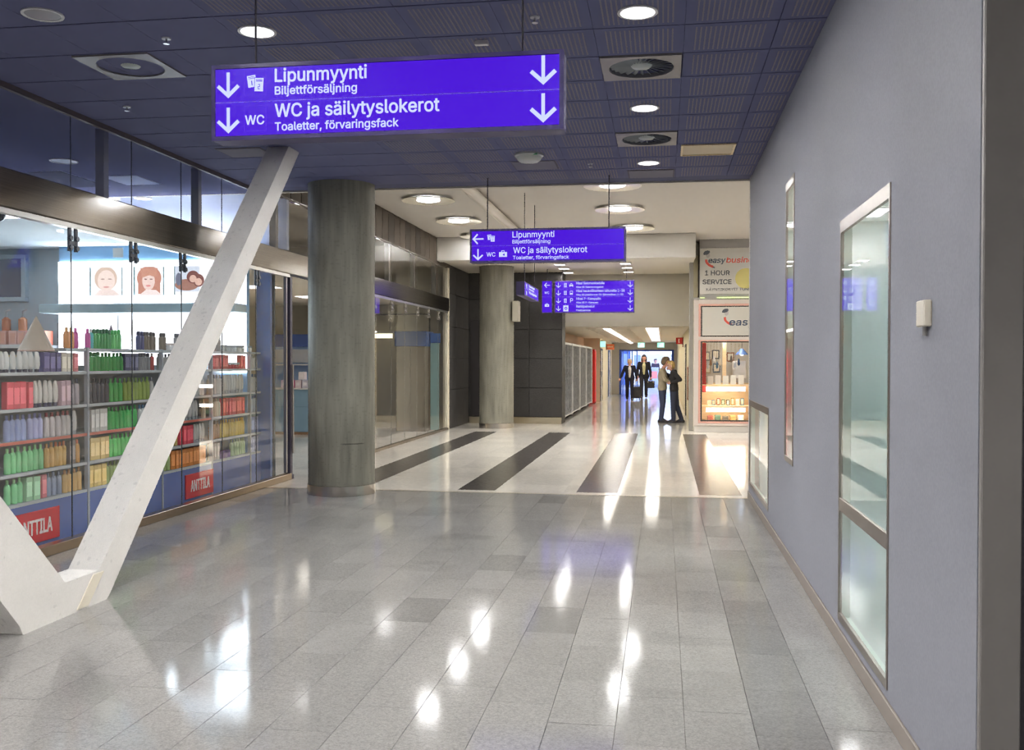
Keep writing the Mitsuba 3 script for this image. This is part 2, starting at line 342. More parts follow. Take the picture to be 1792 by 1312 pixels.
# ---- V shaped strut
yz = Polygon([(5.19, 0), (6.06, 0), (6.10, 0.03), (9.595, 3.729), (9.31, 3.729), (5.97, 0.215), (5.60, 0.215), (2.21, 3.729), (1.93, 3.729), (5.16, 0.06)])
vm = prism(yz.buffer(-0.012, join_style=2).buffer(0.012, quad_segs=3), 0.22)
vm.vertices = np.c_[vm.vertices[:, 2] - 3.90, vm.vertices[:, 0], vm.vertices[:, 1]]
st = thing('support_strut', 'white slanted V shaped support strut standing on the floor before the shop front', 'strut')
put(st, 'beams', vm, 'strut', 30)
put(st, 'weld_plate', prism(Polygon([(5.72, 0.014), (5.84, 0.014), (6.02, 0.2), (5.90, 0.2)]), 0.012).apply_transform(np.array([[0, 0, 1, -3.685], [1, 0, 0, 0], [0, 1, 0, 0], [0, 0, 0, 1]])), ('satin', (222, 214, 196)), label='slightly yellowed plate at the foot')

# ================================================================== LAMPS AND CEILING FITTINGS
def ring(r0, r1, z0, z1, at, n=40):
    return lathe([(r0, z0), (r1, z0), (r1, z1), (r0, z1), (r0, z0)], n, at)

def downlight(x, y, label, lit=True, weight=1.0, z=CEIL, r=0.105, group=None, rgb=DOWNLIGHT):
    k = thing('downlight', label, 'ceiling light', group)
    put(k, 'trim_ring', ring(r, r + 0.018, -0.008, 0.012, (x, y, z)), ('satin', (214, 212, 210)), 40)
    d = tube((x, y, z - 0.004), (x, y, z + 0.006), r, 32)
    if lit: glow(k, 'diffuser', d, rgb, weight)
    else: put(k, 'diffuser', d, ('gloss', (150, 152, 160)), 40)
    return k
downlight(-0.16, 6.05, 'lit round downlight in the dark ceiling at the top edge of the picture, right of the large sign')
downlight(-0.16, 8.33, 'lit round downlight in the dark ceiling between the two square air vents')
downlight(-0.16, 10.63, 'lit round downlight in the dark ceiling nearest the white ceiling')
downlight(-2.6, 6.04, 'lit round downlight above the left half of the large blue sign')
downlight(-2.6, 8.33, 'lit round downlight hidden behind the large blue sign')
downlight(-3.78, 5.55, 'unlit round downlight in the upper left corner', lit=False)
for y in (3.75, 1.45, -0.85, -3.15, -5.45):                # the same rows run on behind the camera
    for x in (-2.6, -0.16):
        downlight(x, y, 'round downlight of the dark ceiling behind the camera', group='downlights behind the camera')
def vent(x0, y0, label, sx=0.576, sy=0.571):
    k = thing('air_vent', label, 'air vent')
    xc, yc, R = x0 + sx / 2, y0 + sy / 2, 0.235
    sq = sbox(-sx / 2 + 0.004, -sy / 2 + 0.004, sx / 2 - 0.004, sy / 2 - 0.004).difference(Point(0, 0).buffer(R, quad_segs=12))
    m = prism(sq, 0.02); m.apply_translation((xc, yc, CEIL - 0.012)); put(k, 'frame', m, ('satin', (112, 108, 108)))
    put(k, 'recess', tube((xc, yc, CEIL + 0.045), (xc, yc, CEIL + 0.05), R + 0.01, 32), ('matte', (40, 42, 48)))
    put(k, 'collar', ring(R - 0.004, R + 0.008, 0, 0.05, (xc, yc, CEIL - 0.008), 36), ('satin', (92, 92, 96)), 40)
    bl = bx(0.075, R - 0.008, -0.011, 0.011, -0.0015, 0.0015)
    for a in range(24):
        th = a * 15
        put(k, 'blade', bl, ('satin', (120, 124, 126)), tw=T().translate([xc, yc, CEIL + 0.012]).rotate([0, 0, 1], th).rotate([1, 0, 0], 38), ck='blade')
    put(k, 'hub', lathe([(0, -0.012), (0.06, -0.008), (0.08, 0.01), (0.08, 0.03), (0, 0.03)], 28, (xc, yc, CEIL)), ('satin', (170, 176, 174)), 40)
    return k
vent(-0.45, 6.895, 'square swirl air vent in the dark ceiling, the nearer of the two on the right')
vent(-0.45, 9.195, 'square swirl air vent in the dark ceiling, the farther of the two on the right')
vent(-4.10, 6.33, 'square swirl air vent in the dark ceiling at the upper left above the shop glass')

k = thing('ceiling_dome', 'white round dome sensor with a green mark under the dark ceiling', 'sensor')
put(k, 'base', lathe([(0, 0.0), (0.15, 0.0), (0.15, -0.018), (0.135, -0.03), (0, -0.03)][::-1], 36, (-1.37, 10.03, CEIL)), ('satin', (200, 202, 196)), 40)
put(k, 'cover', lathe([(0, -0.085), (0.09, -0.08), (0.12, -0.06), (0.132, -0.03), (0, -0.03)], 36, (-1.37, 10.03, CEIL)), ('satin', (206, 208, 200)), 40)
put(k, 'green_mark', bx(-1.40, -1.27, 9.905, 9.925, CEIL - 0.030, CEIL - 0.012, 0.003), ('satin', (70, 140, 96)), label='green stripe on the rim')
k = thing('ceiling_panel_lamp', 'unlit rectangular yellowish recessed lamp in the dark ceiling near the right wall', 'ceiling light')
put(k, 'frame', cat(bx(0.17, 0.70, 9.80, 9.82, CEIL - 0.012, CEIL + 0.02), bx(0.17, 0.70, 10.28, 10.30, CEIL - 0.012, CEIL + 0.02), bx(0.17, 0.19, 9.82, 10.28, CEIL - 0.012, CEIL + 0.02), bx(0.68, 0.70, 9.82, 10.28, CEIL - 0.012, CEIL + 0.02)), ('satin', (206, 184, 140)))
put(k, 'cover', bx(0.19, 0.68, 9.82, 10.28, CEIL - 0.005, CEIL + 0.015), ('satin', (168, 150, 116)))
for x0, x1, y0, y1, lab in ((-1.62, -1.14, 10.36, 10.80, 'grey access hatch in the dark ceiling beside the dome sensor'), (-0.40, 0.12, 11.02, 11.48, 'grey access hatch in the dark ceiling behind the farthest downlight'),
                            (-4.46, -3.98, 9.30, 9.72, 'pale access hatch in the dark ceiling left of the strut top')):
    k = thing('ceiling_hatch', lab, 'hatch')
    put(k, 'frame', bx(x0, x1, y0, y1, CEIL - 0.004, CEIL + 0.01), ('matte', (84, 80, 88)))
    put(k, 'door', bx(x0 + 0.015, x1 - 0.015, y0 + 0.015, y1 - 0.015, CEIL - 0.008, CEIL), ('matte', (108, 106, 116)))
for x, y, lab in ((-0.79, 6.04, 'small sprinkler head in the dark ceiling beside the sign rod'), (-3.25, 6.08, 'small sprinkler head in the dark ceiling at upper left'), (-0.78, 10.59, 'small sprinkler head in the dark ceiling left of the far downlight'), (-4.45, 7.66, 'small sprinkler head in the dark ceiling by the shop glass')):
    k = thing('sprinkler', lab, 'sprinkler')
    put(k, 'rose', lathe([(0, 0.0), (0.032, 0.0), (0.03, -0.008), (0, -0.01)][::-1], 20, (x, y, CEIL)), ('satin', (170, 170, 176)), 40)
    put(k, 'stem', tube((x, y, CEIL - 0.035), (x, y, CEIL - 0.008), 0.007, 10), ('metal', (170, 170, 176)))
    put(k, 'deflector', tube((x, y, CEIL - 0.039), (x, y, CEIL - 0.035), 0.02, 16), ('metal', (176, 176, 180)))
k = thing('ceiling_tag', 'tiny white tag under the dark ceiling just above the large sign', 'tag')
put(k, 'plate', bx(-1.245, -1.155, 6.42, 6.46, CEIL - 0.03, CEIL + 0.001, 0.003), ('satin', (210, 206, 204)))

def disc_lamp(x, y, label):
    k = thing('disc_lamp', label, 'ceiling light')
    z = 4.30
    put(k, 'glass_ring', lathe([(0.2, 0.018), (0.40, 0.004), (0.44, 0.0), (0.45, 0.008), (0.44, 0.016), (0.2, 0.03), (0.2, 0.018)], 48, (x, y, z)), ('gloss', (236, 230, 212)), 40)
    put(k, 'housing', tube((x, y, z + 0.028), (x, y, WHITE_CEIL - 0.001), 0.19, 32), ('satin', (220, 216, 208)), 40)
    glow(k, 'diffuser', lathe([(0, -0.012), (0.12, -0.008), (0.19, 0.006), (0.2, 0.016), (0.19, 0.026), (0, 0.026)], 36, (x, y, z)), DISC_LAMP, 1.0, smooth=40)
for x, y, l in ((-3.93, 16.2, 'round lamp with a glass ring, first of the left row under the white ceiling'), (-3.93, 18.7, 'round lamp with a glass ring, second of the left row under the white ceiling'), (-3.93, 21.05, 'round lamp half hidden behind the left end of the second sign'),
                (-0.78, 15.25, 'round lamp with a glass ring, first of the right row under the white ceiling'), (-0.77, 17.65, 'round lamp with a glass ring, second of the right row under the white ceiling'), (-0.62, 20.2, 'round lamp half hidden behind the right end of the second sign'),
                (2.4, 15.25, 'round lamp hidden behind the right wall, nearer'), (2.4, 19.0, 'round lamp hidden behind the right wall, farther')):
    disc_lamp(x, y, l)
for x, n in ((-2.38, 'left'), (-0.86, 'right')):
    for y, o in ((22.7, 'nearest'), (23.7, 'middle'), (24.8, 'farthest')):
        k = thing('square_lamp', f'{o} small square lamp of the {n} row in the low ceiling', 'ceiling light')
        put(k, 'frame', cat(bx(x - 0.13, x + 0.13, y - 0.13, y - 0.11, LOW_CEIL + 0.005, LOW_CEIL + 0.05), bx(x - 0.13, x + 0.13, y + 0.11, y + 0.13, LOW_CEIL + 0.005, LOW_CEIL + 0.05), bx(x - 0.13, x - 0.11, y - 0.11, y + 0.11, LOW_CEIL + 0.005, LOW_CEIL + 0.05), bx(x + 0.11, x + 0.13, y - 0.11, y + 0.11, LOW_CEIL + 0.005, LOW_CEIL + 0.05)), ('satin', (214, 208, 196)))
        glow(k, 'diffuser', bx(x - 0.11, x + 0.11, y - 0.11, y + 0.11, LOW_CEIL + 0.0, LOW_CEIL + 0.045, 0.004), SMALL_LAMP, 0.6)

# ================================================================== BLUE SIGNS
def lettering(text, h, width=None, bold=True):
    m = meshkit.text_mesh(text, h, 0.003, bold)
    m.apply_translation((-m.bounds[0][0], 0, 0))
    if width: m.apply_scale((width / m.bounds[1][0], 1, 1))
    return m

def arrow(h, deg=0):
    w = h * 0.13
    a = union_all([sbox(-w / 2, -h * 0.40, w / 2, h * 0.5), LineString([(-h * 0.43, -h * 0.03), (0, -h * 0.42), (h * 0.43, -h * 0.03)]).buffer(w * 0.56, cap_style=2, join_style=2)])
    m = prism(a, 0.003)
    if deg: m.apply_transform(trimesh.transformations.rotation_matrix(math.radians(deg), [0, 0, 1]))
    return m

def ticket(s):
    a = affinity.rotate(sbox(-0.46, -0.22, 0.06, 0.46).difference(union_all([sbox(-0.4, 0.27, 0.0, 0.31), sbox(-0.4, 0.35, 0.0, 0.39), sbox(-0.24, -0.12, -0.18, 0.16)])), 8)
    b = affinity.rotate(sbox(-0.02, -0.48, 0.5, 0.3).difference(union_all([sbox(0.04, 0.1, 0.44, 0.15), sbox(0.04, 0.19, 0.44, 0.23), sbox(0.17, -0.35, 0.31, -0.31), sbox(0.17, -0.1, 0.31, -0.06), sbox(0.27, -0.2, 0.31, -0.06), sbox(0.17, -0.23, 0.31, -0.19), sbox(0.17, -0.35, 0.21, -0.2)])), -3)
    return prism(affinity.scale(union_all([a.difference(b.buffer(0.04)), b]), s, s, origin=(0, 0)), 0.003)

def suitcase(s):
    a = union_all([sbox(-0.5, -0.38, 0.5, 0.22).difference(Polygon([(-0.05, -0.1), (0.2, -0.26), (0.2, 0.06)])), sbox(-0.2, 0.2, -0.12, 0.4), sbox(0.12, 0.2, 0.2, 0.4), sbox(-0.2, 0.34, 0.2, 0.42)])
    return prism(affinity.scale(a, s, s, origin=(0, 0)), 0.003)

def lift(s):
    a = union_all([sbox(-0.36, -0.5, 0.36, 0.5).difference(union_all([sbox(-0.03, -0.4, 0.03, 0.4), Point(-0.18, 0.25).buffer(0.09), sbox(-0.25, -0.3, -0.11, 0.1), Point(0.18, 0.25).buffer(0.09), sbox(0.11, -0.3, 0.25, 0.1)]))])
    return prism(affinity.scale(a, s, s, origin=(0, 0)), 0.003)

def taxi(s):
    a = union_all([sbox(-0.5, -0.26, 0.5, 0.08), Polygon([(-0.38, 0.08), (-0.24, 0.36), (0.24, 0.36), (0.38, 0.08)]).difference(Polygon([(-0.24, 0.1), (-0.16, 0.28), (0.16, 0.28), (0.24, 0.1)])), sbox(-0.12, 0.36, 0.12, 0.46), sbox(-0.44, -0.4, -0.24, -0.2), sbox(0.24, -0.4, 0.44, -0.2)])
    return prism(affinity.scale(a, s, s, origin=(0, 0)), 0.003)

def bus(s):
    a = union_all([sbox(-0.38, -0.4, 0.38, 0.5).difference(sbox(-0.28, -0.02, 0.28, 0.34)), sbox(-0.34, -0.52, -0.16, -0.38), sbox(0.16, -0.52, 0.34, -0.38)])
    return prism(affinity.scale(a, s, s, origin=(0, 0)), 0.003)

LW = 0.004                                               # lettering takes few light samples
class Sign:
    """A hanging backlit box; x runs to the reader's right and z up on its face, both in metres from the lower left corner."""
    def __init__(s, label, x0, x1, yf, z0, z1, rows, depth=0.13, face='-y', rim=0.022, wrap=None):
        s.k = thing('hanging_sign', label, 'sign'); s.x0, s.w, s.h, s.yf, s.z0, s.face = x0, x1 - x0, z1 - z0, yf, z0, face
        F = s.solid
        F('housing', bx(0, s.w, 0, depth, 0, s.h, 0.004), ('satin', (52, 46, 84)))
        F('rim', cat(bx(0, s.w, -0.008, 0, 0, rim), bx(0, s.w, -0.008, 0, s.h - rim, s.h), bx(0, rim, -0.008, 0, rim, s.h - rim), bx(s.w - rim, s.w, -0.008, 0, rim, s.h - rim)), ('satin', (58, 48, 100)))
        n = rows; dh = (s.h - 2 * rim) / n
        for i in range(n):
            m = s.map(bx(rim, s.w - rim, -0.004, 0.001, rim + i * dh + 0.0022, rim + (i + 1) * dh - 0.0022))
            glow(s.k, 'panel', m, SIGN_BLUE, 0.1, mat='sign')
        for i in range(1, n):
            F('divider', bx(rim, s.w - rim, -0.005, 0.0, rim + i * dh - 0.0022, rim + i * dh + 0.0022), ('satin', (140, 120, 230)))
    def map(s, m):
        m = arr(m).copy(); v = m.vertices.copy()
        if s.face == '-y': m.vertices = np.c_[v[:, 0] + s.x0, v[:, 1] + s.yf, v[:, 2] + s.z0]
        else: m.vertices = np.c_[s.yf - v[:, 1], v[:, 0] + s.x0, v[:, 2] + s.z0]          # faces +x
        return m
    def solid(s, part, m, mat, **k): return put(s.k, part, s.map(m), mat, **k)
    def print(s, part, m, u, v, rgb=SIGN_WHITE, **k):
        """A flat drawing m, its origin at the fractions u, v (v down from the top) of the face."""
        m = stand(m, u * s.w, -0.0042, (1 - v) * s.h)
        return glow(s.k, part, s.map(m), rgb, LW, mat='sign', **k)
    def text(s, t, u0, u1, base, cap, bold=True):
        s.print('lettering', lettering(t, cap * s.h, (u1 - u0) * s.w, bold), u0, base)
    def rods(s, us, ztop, r=0.006):
        for u in us:
            p = s.map(tube((u * s.w, 0.05, s.h), (u * s.w, 0.05, ztop - s.z0), r, 8)); put(s.k, 'hanging_rod', p, ('satin', (36, 34, 44)))

S1 = Sign('large blue hanging sign at the top, nearest, with down arrows at both ends', -2.41, -0.505, 5.0, 2.785, 3.19, 2)
S1.text('Lipunmyynti', .188, .455, .252, .168); S1.text('Biljettförsäljning', .188, .427, .42, .105)
S1.text('WC ja säilytyslokerot', .188, .66, .712, .168); S1.text('Toaletter, förvaringsfack', .188, .545, .892, .105)
for u, v in ((.05, .27), (.05, .735), (.945, .25), (.945, .725)): S1.print('arrow', arrow(.136 if u < .5 else .147), u, v)
S1.print('ticket_pictogram', ticket(.092), .13, .26); S1.print('toilet_pictogram', lettering('WC', .048, .108), .1, .80)
for v in (.25, .72):
    S1.print('pictogram_outline', prism(sbox(-.062, -.068, .062, .068).difference(sbox(-.060, -.066, .060, .066)), .001), .13, v, rgb=(0.13, 0.05, 0.75))
S1.rods((.12, .885), CEIL)
S2 = Sign('blue hanging sign in mid hall with an arrow to the left above a down arrow', -2.22, -0.42, 11.2, 2.74, 3.13, 2)
S2.text('Lipunmyynti', .277, .548, .262, .168); S2.text('Biljettförsäljning', .277, .522, .44, .105)
S2.text('WC ja säilytyslokerot', .283, .757, .725, .168); S2.text('Toaletter, förvaringsfack', .28, .642, .905, .1)
S2.print('arrow', arrow(.13, -90), .053, .29); S2.print('arrow', arrow(.13), .053, .755)
S2.print('ticket_pictogram', ticket(.088), .138, .27); S2.print('suitcase_pictogram', suitcase(.095), .216, .74); S2.print('toilet_pictogram', lettering('WC', .048, .104), .109, .815)
S2.rods((.11, .892), CEIL)
S3 = Sign('wide blue hanging sign with four rows of arrows above the corridor mouth', -2.64, -0.69, 24.0, 2.79, 3.58, 4)
for i, (a, ae, b, be) in enumerate((('Hissi Salomonkadulle', .63, 'Hiss till Salomonsgatan', .616), ('Hissi kaukoliikenteen laitureille 1-38', .88, 'Hiss till plattformar för fjärrtrafiken 1-38', .863), ('Hissi P-Kamppiin', .583, 'Hiss till P-Kampen', .55), ('Rahtipalvelut', .507, 'Fraktservice', .455))):
    S3.text(a, .275, ae, .118 + i * .24, .075); S3.text(b, .275, be, .228 + i * .24, .058)
    S3.print('arrow', arrow(.13), .05, .14 + i * .24); S3.print('arrow', arrow(.135), .948, .14 + i * .24)
    if i < 3:
        S3.print('lift_pictogram', lift(.1), .138, .14 + i * .24)
        S3.print(('taxi', 'bus', 'parking')[i] + '_pictogram', (taxi(.1), bus(.1), lettering('P', .1))[i], .212 if i < 2 else .198, (.14 if i < 2 else .195) + i * .24)
    else:
        S3.print('freight_pictogram', prism(sbox(-.065, -.075, .065, .075).difference(Point(0, 0).buffer(.035).difference(Point(0, 0).buffer(.018))), .003), .145, .86)
S3.rods((.1, .9), LOW_CEIL + 0.03)
S4 = Sign('narrow upright blue sign with an arrow to the left and WC, left of the wide sign', -2.95, -2.69, 23.95, 2.79, 3.58, 2, rim=.012)
S4.print('arrow', arrow(.14, -90), .5, .14); S4.print('toilet_pictogram', lettering('WC', .058, .12), .26, .41); S4.print('suitcase_pictogram', suitcase(.11), .5, .76)
S4.rods((.5,), LOW_CEIL + 0.03)
S5 = Sign('small blue hanging sign seen at a slant beside the far concrete column', 15.55, 17.35, -2.2, 2.66, 2.88, 2, face='+x', rim=.012)
S5.text('Lipunmyynti', .3, .7, .24, .17); S5.text('Biljettförsäljning', .3, .66, .43, .1); S5.text('WC ja säilytyslokerot', .3, .86, .72, .17)
S5.print('ticket_pictogram', ticket(.085), .14, .27); S5.print('suitcase_pictogram', suitcase(.085), .14, .75)
S5.rods((.22, .93), WHITE_CEIL)

# ================================================================== SHOP FRONT ON THE LEFT (glass, steel band, upper glass)
BAND0, BAND1 = 2.77, 3.07
JY = [4.81, 5.78, 6.75, 7.72, 8.69, 9.66, 10.62, 11.57, 12.62]
DOOR0, DOOR1 = 12.62, 15.75
JY2 = [15.75, 16.72, 17.70, 18.67, 19.64, 20.60, 21.57, 22.45]
struct('wall_shop_near', bx(SHOPX - 0.1, SHOPX, -8, 4.79, 0, CEIL), ('matte', (150, 150, 158)), 'grey wall continuing the shop front behind the camera', 'wall')
struct('trim_2', bx(SHOPX - 0.09, SHOPX + 0.045, 4.8, 22.5, BAND0, BAND1, 0.008), 'steel', 'brushed steel band running along the shop front above the doors', 'trim')
struct('trim_3', cat(bx(SHOPX - 0.02, SHOPX + 0.02, 4.8, END, CEIL - 0.045, CEIL + 0.001)), ('satin', (70, 64, 66)), 'dark rail holding the upper shop glass under the dark ceiling', 'trim')
struct('trim_4', cat(bx(SHOPX - 0.03, SHOPX + 0.03, 4.8, DOOR0, BAND0 - 0.045, BAND0 - 0.002), bx(SHOPX - 0.03, SHOPX + 0.03, DOOR1, 22.45, BAND0 - 0.045, BAND0 - 0.002)), ('metal', (222, 222, 218)), 'pale glazing channel under the steel band', 'trim')
struct('baseboard_shop', bx(SHOPX - 0.05, SHOPX + 0.05, 4.8, DOOR0, 0, 0.085, 0.005), ('metal', (176, 158, 138)), 'metal kick strip under the shop glass', 'baseboard')
struct('baseboard_second_shop', bx(SHOPX - 0.04, SHOPX + 0.04, DOOR1, 22.45, 0, 0.05, 0.004), ('metal', (150, 138, 124)), 'metal kick strip under the far shop glass', 'baseboard')
w4 = struct('window_4', None, None, 'shop window of tall glass panes on the left, in front of the product shelves', 'window')
for a, b in zip(JY[:-1], JY[1:]):
    put(w4, 'pane', sheet(SHOPX - 0.005, a + 0.004, b - 0.004, 0.08, BAND0 - 0.045), 'glass')
    if b < 12.6: put(w4, 'joint', bx(SHOPX - 0.009, SHOPX - 0.001, b - 0.004, b + 0.004, 0.08, BAND0 - 0.045), ('satin', (52, 58, 62)), label='dark joint between two panes')
w5 = struct('window_5', None, None, 'upper band of glass panes between the steel band and the dark ceiling', 'window')
for a, b in zip(JY[:-2], JY[1:-1]):
    put(w5, 'pane', sheet(SHOPX - 0.005, a + 0.003, b - 0.003, BAND1, CEIL - 0.045), 'glass')
    put(w5, 'joint', bx(SHOPX - 0.009, SHOPX - 0.001, b - 0.003, b + 0.003, BAND1, CEIL - 0.045), ('satin', (60, 64, 78)), label='dark joint between two panes')
w6 = struct('window_6', None, None, 'shop window of glass panes on the left beyond the near concrete column', 'window')
for a, b in zip(JY2[:-1], JY2[1:]):
    put(w6, 'pane', sheet(SHOPX - 0.005, a + 0.003, b - 0.003, 0.05, BAND0 - 0.045), 'glass')
    put(w6, 'joint', bx(SHOPX - 0.008, SHOPX - 0.002, b - 0.003, b + 0.003, 0.05, BAND0 - 0.045), ('satin', (120, 118, 110)))
w7 = struct('window_7', None, None, 'upper glass panes of the far shop front below the dark frieze', 'window')
UY = [END + 0.16, 13.6, 15.75, 17.7, 19.64, 21.57, 22.45]
for a, b in zip(UY[:-1], UY[1:]):
    put(w7, 'pane', sheet(SHOPX - 0.005, a + 0.003, b - 0.003, BAND1, 3.79), 'glass')
    put(w7, 'joint', bx(SHOPX - 0.008, SHOPX - 0.002, b - 0.003, b + 0.003, BAND1, 3.79), ('satin', (120, 118, 110)))
# the dark frieze of upright metal panels above it
fz = struct('frieze', bx(SHOPX - 0.1, SHOPX - 0.02, END + 0.16, 22.9, 3.79, WHITE_CEIL), ('matte', (60, 54, 48)), 'frieze of upright dark metal panels above the far shop window', 'frieze')
y = END + 0.17
while y < 22.85:
    y1 = min(y + 0.40, 22.88)
    put(fz, 'panel', bx(SHOPX - 0.02, SHOPX + rng.uniform(-0.001, 0.001), y + 0.011, y1 - 0.011, 3.80, WHITE_CEIL - 0.002, 0.006), ('matte', (62, 56, 49) if rng.random() < .6 else (53, 48, 42)))
    y = y1
put(fz, 'lower_edge', bx(SHOPX - 0.03, SHOPX + 0.01, END + 0.16, 22.9, 3.775, 3.80, 0.003), ('satin', (64, 58, 50)))
# posts behind the upper glass
for y in (6.45, 8.39, 10.24):
    k = struct('post', bx(SHOPX - 0.17, SHOPX - 0.08, y - 0.04, y + 0.04, BAND1, CEIL, 0.005), ('satin', (86, 88, 104)), f'dark grey post behind the upper shop glass, {"unseen left" if y < 7 else "left" if y < 9 else "right"} one of the pair', 'post')
for y, l in ((12.43, 'dark grey post behind the upper glass left of the near concrete column'), (17.86, 'grey post behind the far upper glass, nearest to the concrete column'), (19.74, 'grey post behind the far upper glass, middle one'), (21.63, 'grey post behind the far upper glass, farthest')):
    struct('post', bx(SHOPX - 0.17, SHOPX - 0.08, y - 0.045, y + 0.045, BAND1, WHITE_CEIL, 0.005), ('satin', (92, 90, 84)), l, 'post')
struct('trim_5', bx(SHOPX - 0.1, SHOPX + 0.03, 22.45, 22.6, 0, 3.79, 0.006), ('satin', (214, 208, 188)), 'cream upright at the far end of the second shop window', 'trim')
# patch fittings
def clamp(y, label, g, small=False):
    k = thing('glass_clamp', label, 'clamp', g)
    for s in (-1, 1):
        put(k, 'bracket', bx(SHOPX + 0.0, SHOPX + 0.022, y + s * 0.045 - 0.017, y + s * 0.045 + 0.017, BAND0 - 0.24, BAND0 - 0.02, 0.004), ('satin', (58, 62, 70) if not small else (120, 116, 108)))
        for z in (BAND0 - 0.21, BAND0 - 0.13):
            put(k, 'bolt', tube((SHOPX + 0.02, y + s * 0.045, z), (SHOPX + 0.034, y + s * 0.045, z), 0.022, 16), ('metal', (92, 98, 106) if not small else (150, 146, 138)), 40)
    put(k, 'link', bx(SHOPX + 0.001, SHOPX + 0.016, y - 0.045, y + 0.045, BAND0 - 0.19, BAND0 - 0.15, 0.003), ('satin', (58, 62, 70)))
for y, o in zip(JY[3:8], ('leftmost', 'second', 'third', 'fourth', 'fifth')):
    clamp(y, f'dark double glass fitting under the steel band, {o} from the left along the near shop window', None)
for y, o in zip(JY2[2:], ('first', 'second', 'third', 'fourth', 'fifth', 'sixth')):
    clamp(y, f'small grey glass fitting of the far shop window, {o} from the near concrete column', None, True)
# sliding door leaf parked at the end of the near shop window
k = struct('door_2', None, None, 'dark metal door stile at the end of the near shop window', 'door')
put(k, 'stile', bx(SHOPX - 0.05, SHOPX + 0.03, 12.62, 12.70, 0.02, BAND0 - 0.04, 0.005), ('satin', (70, 66, 82)))
put(k, 'inner_stile', bx(SHOPX - 0.02, SHOPX + 0.02, 12.50, 12.545, 0.1, BAND0 - 0.05, 0.004), ('metal', (180, 176, 178)))
put(k, 'handle', tube((SHOPX + 0.05, 12.66, 0.35), (SHOPX + 0.05, 12.66, 1.55), 0.014, 12), ('chrome', (206, 200, 196)), 40)
put(k, 'foot', bx(SHOPX - 0.06, SHOPX + 0.04, 12.62, 12.72, 0, 0.06, 0.004), ('satin', (48, 44, 66)))

# ---- shop interior shell
struct('wall_shop_back', bx(-12, SHOPX - 0.02, 12.62, 12.7, 3.1, 4.5), ('matte', (176, 186, 206)), 'pale blue wall seen through the upper shop glass', 'wall')
struct('wall_shop_left', bx(-12.1, -12, -8, 23, 0, WHITE_CEIL), ('matte', (170, 172, 176)), 'far side wall deep inside the shops', 'wall')
struct('ceiling_shop', bx(-12, SHOPX - 0.30, 4.8, 12.6, 3.10, 3.16), ('matte', (222, 226, 226)), 'white ceiling inside the near shop', 'ceiling')
struct('wall_shop_screen', bx(-12, -7.9, 12.05, 12.12, 0, 3.10), ('matte', (172, 184, 192)), 'grey shop wall behind the screen', 'wall')
for x, y in ((-6.6, 6.3), (-6.6, 9.0), (-9.2, 6.3), (-9.2, 9.3)):
    k = thing('shop_ceiling_lamp', 'white square lamp in the ceiling inside the near shop', 'ceiling light', 'ceiling lamps inside the near shop')
    put(k, 'frame', bx(x - 0.34, x + 0.34, y - 0.34, y + 0.34, 3.085, 3.10), ('satin', (226, 226, 226)))
    glow(k, 'diffuser', bx(x - 0.3, x + 0.3, y - 0.3, y + 0.3, 3.075, 3.086), SHOP_PANEL, 1.0)
k = thing('added_cove_lamp', 'added unseen cool strip lamp on top of the lit wall above the shop ceiling', 'lamp')  # unseen uplight added to brighten the wall and ceiling behind the upper glass
put(k, 'tray', bx(-8.0, -5.4, 12.3, 12.5, 3.165, 3.19), ('satin', (220, 222, 226))); glow(k, 'tube', bx(-7.95, -5.45, 12.35, 12.45, 3.19, 3.215), ADDED_COVE, .8)
# fittings of the dark ceiling seen through the upper glass, with lamps added out of view
downlight(-6.33, 9.64, 'unlit round downlight seen through the upper shop glass', lit=False, r=0.125)
downlight(-6.75, 12.0, 'lit downlight by the pale wall seen through the upper shop glass', r=0.1, rgb=(520, 550, 600), weight=0.7)
for x, y, o in ((-9.2, 8.6, 'nearer'), (-7.4, 7.4, 'left'), (-8.6, 10.2, 'middle')): downlight(x, y, f'added lit downlight above the shop ceiling hidden by the steel band, {o} one', r=0.1, rgb=(520, 550, 600), weight=0.7)  # unseen lamps added to brighten the space above the shop ceiling
downlight(-9.2, 11.2, 'added lit downlight deep above the shop, hidden by the steel band', r=0.1, rgb=(520, 550, 600), weight=0.7)  # one more unseen lamp added for brightness up there
downlight(-5.95, 7.75, 'small pale lamp, right one of two seen through the upper shop glass at the left edge', lit=False, r=0.06)
downlight(-6.12, 7.55, 'small pale lamp, left one of two seen through the upper shop glass at the left edge', lit=False, r=0.06)
for x0, x1, y0, y1, c, lab in ((-7.3, -6.7, 10.15, 11.1, (62, 64, 82), 'dark recessed rectangle in the ceiling behind the upper shop glass'), (-6.42, -6.0, 10.5, 11.05, (196, 204, 226), 'pale rectangle in the ceiling behind the upper shop glass')):
    k = thing('ceiling_hatch', lab, 'hatch')
    put(k, 'frame', bx(x0 - 0.02, x1 + 0.02, y0 - 0.02, y1 + 0.02, CEIL - 0.003, CEIL + 0.004), ('matte', (150, 154, 176)))
    put(k, 'door', bx(x0, x1, y0, y1, CEIL - 0.007, CEIL), ('matte', c))

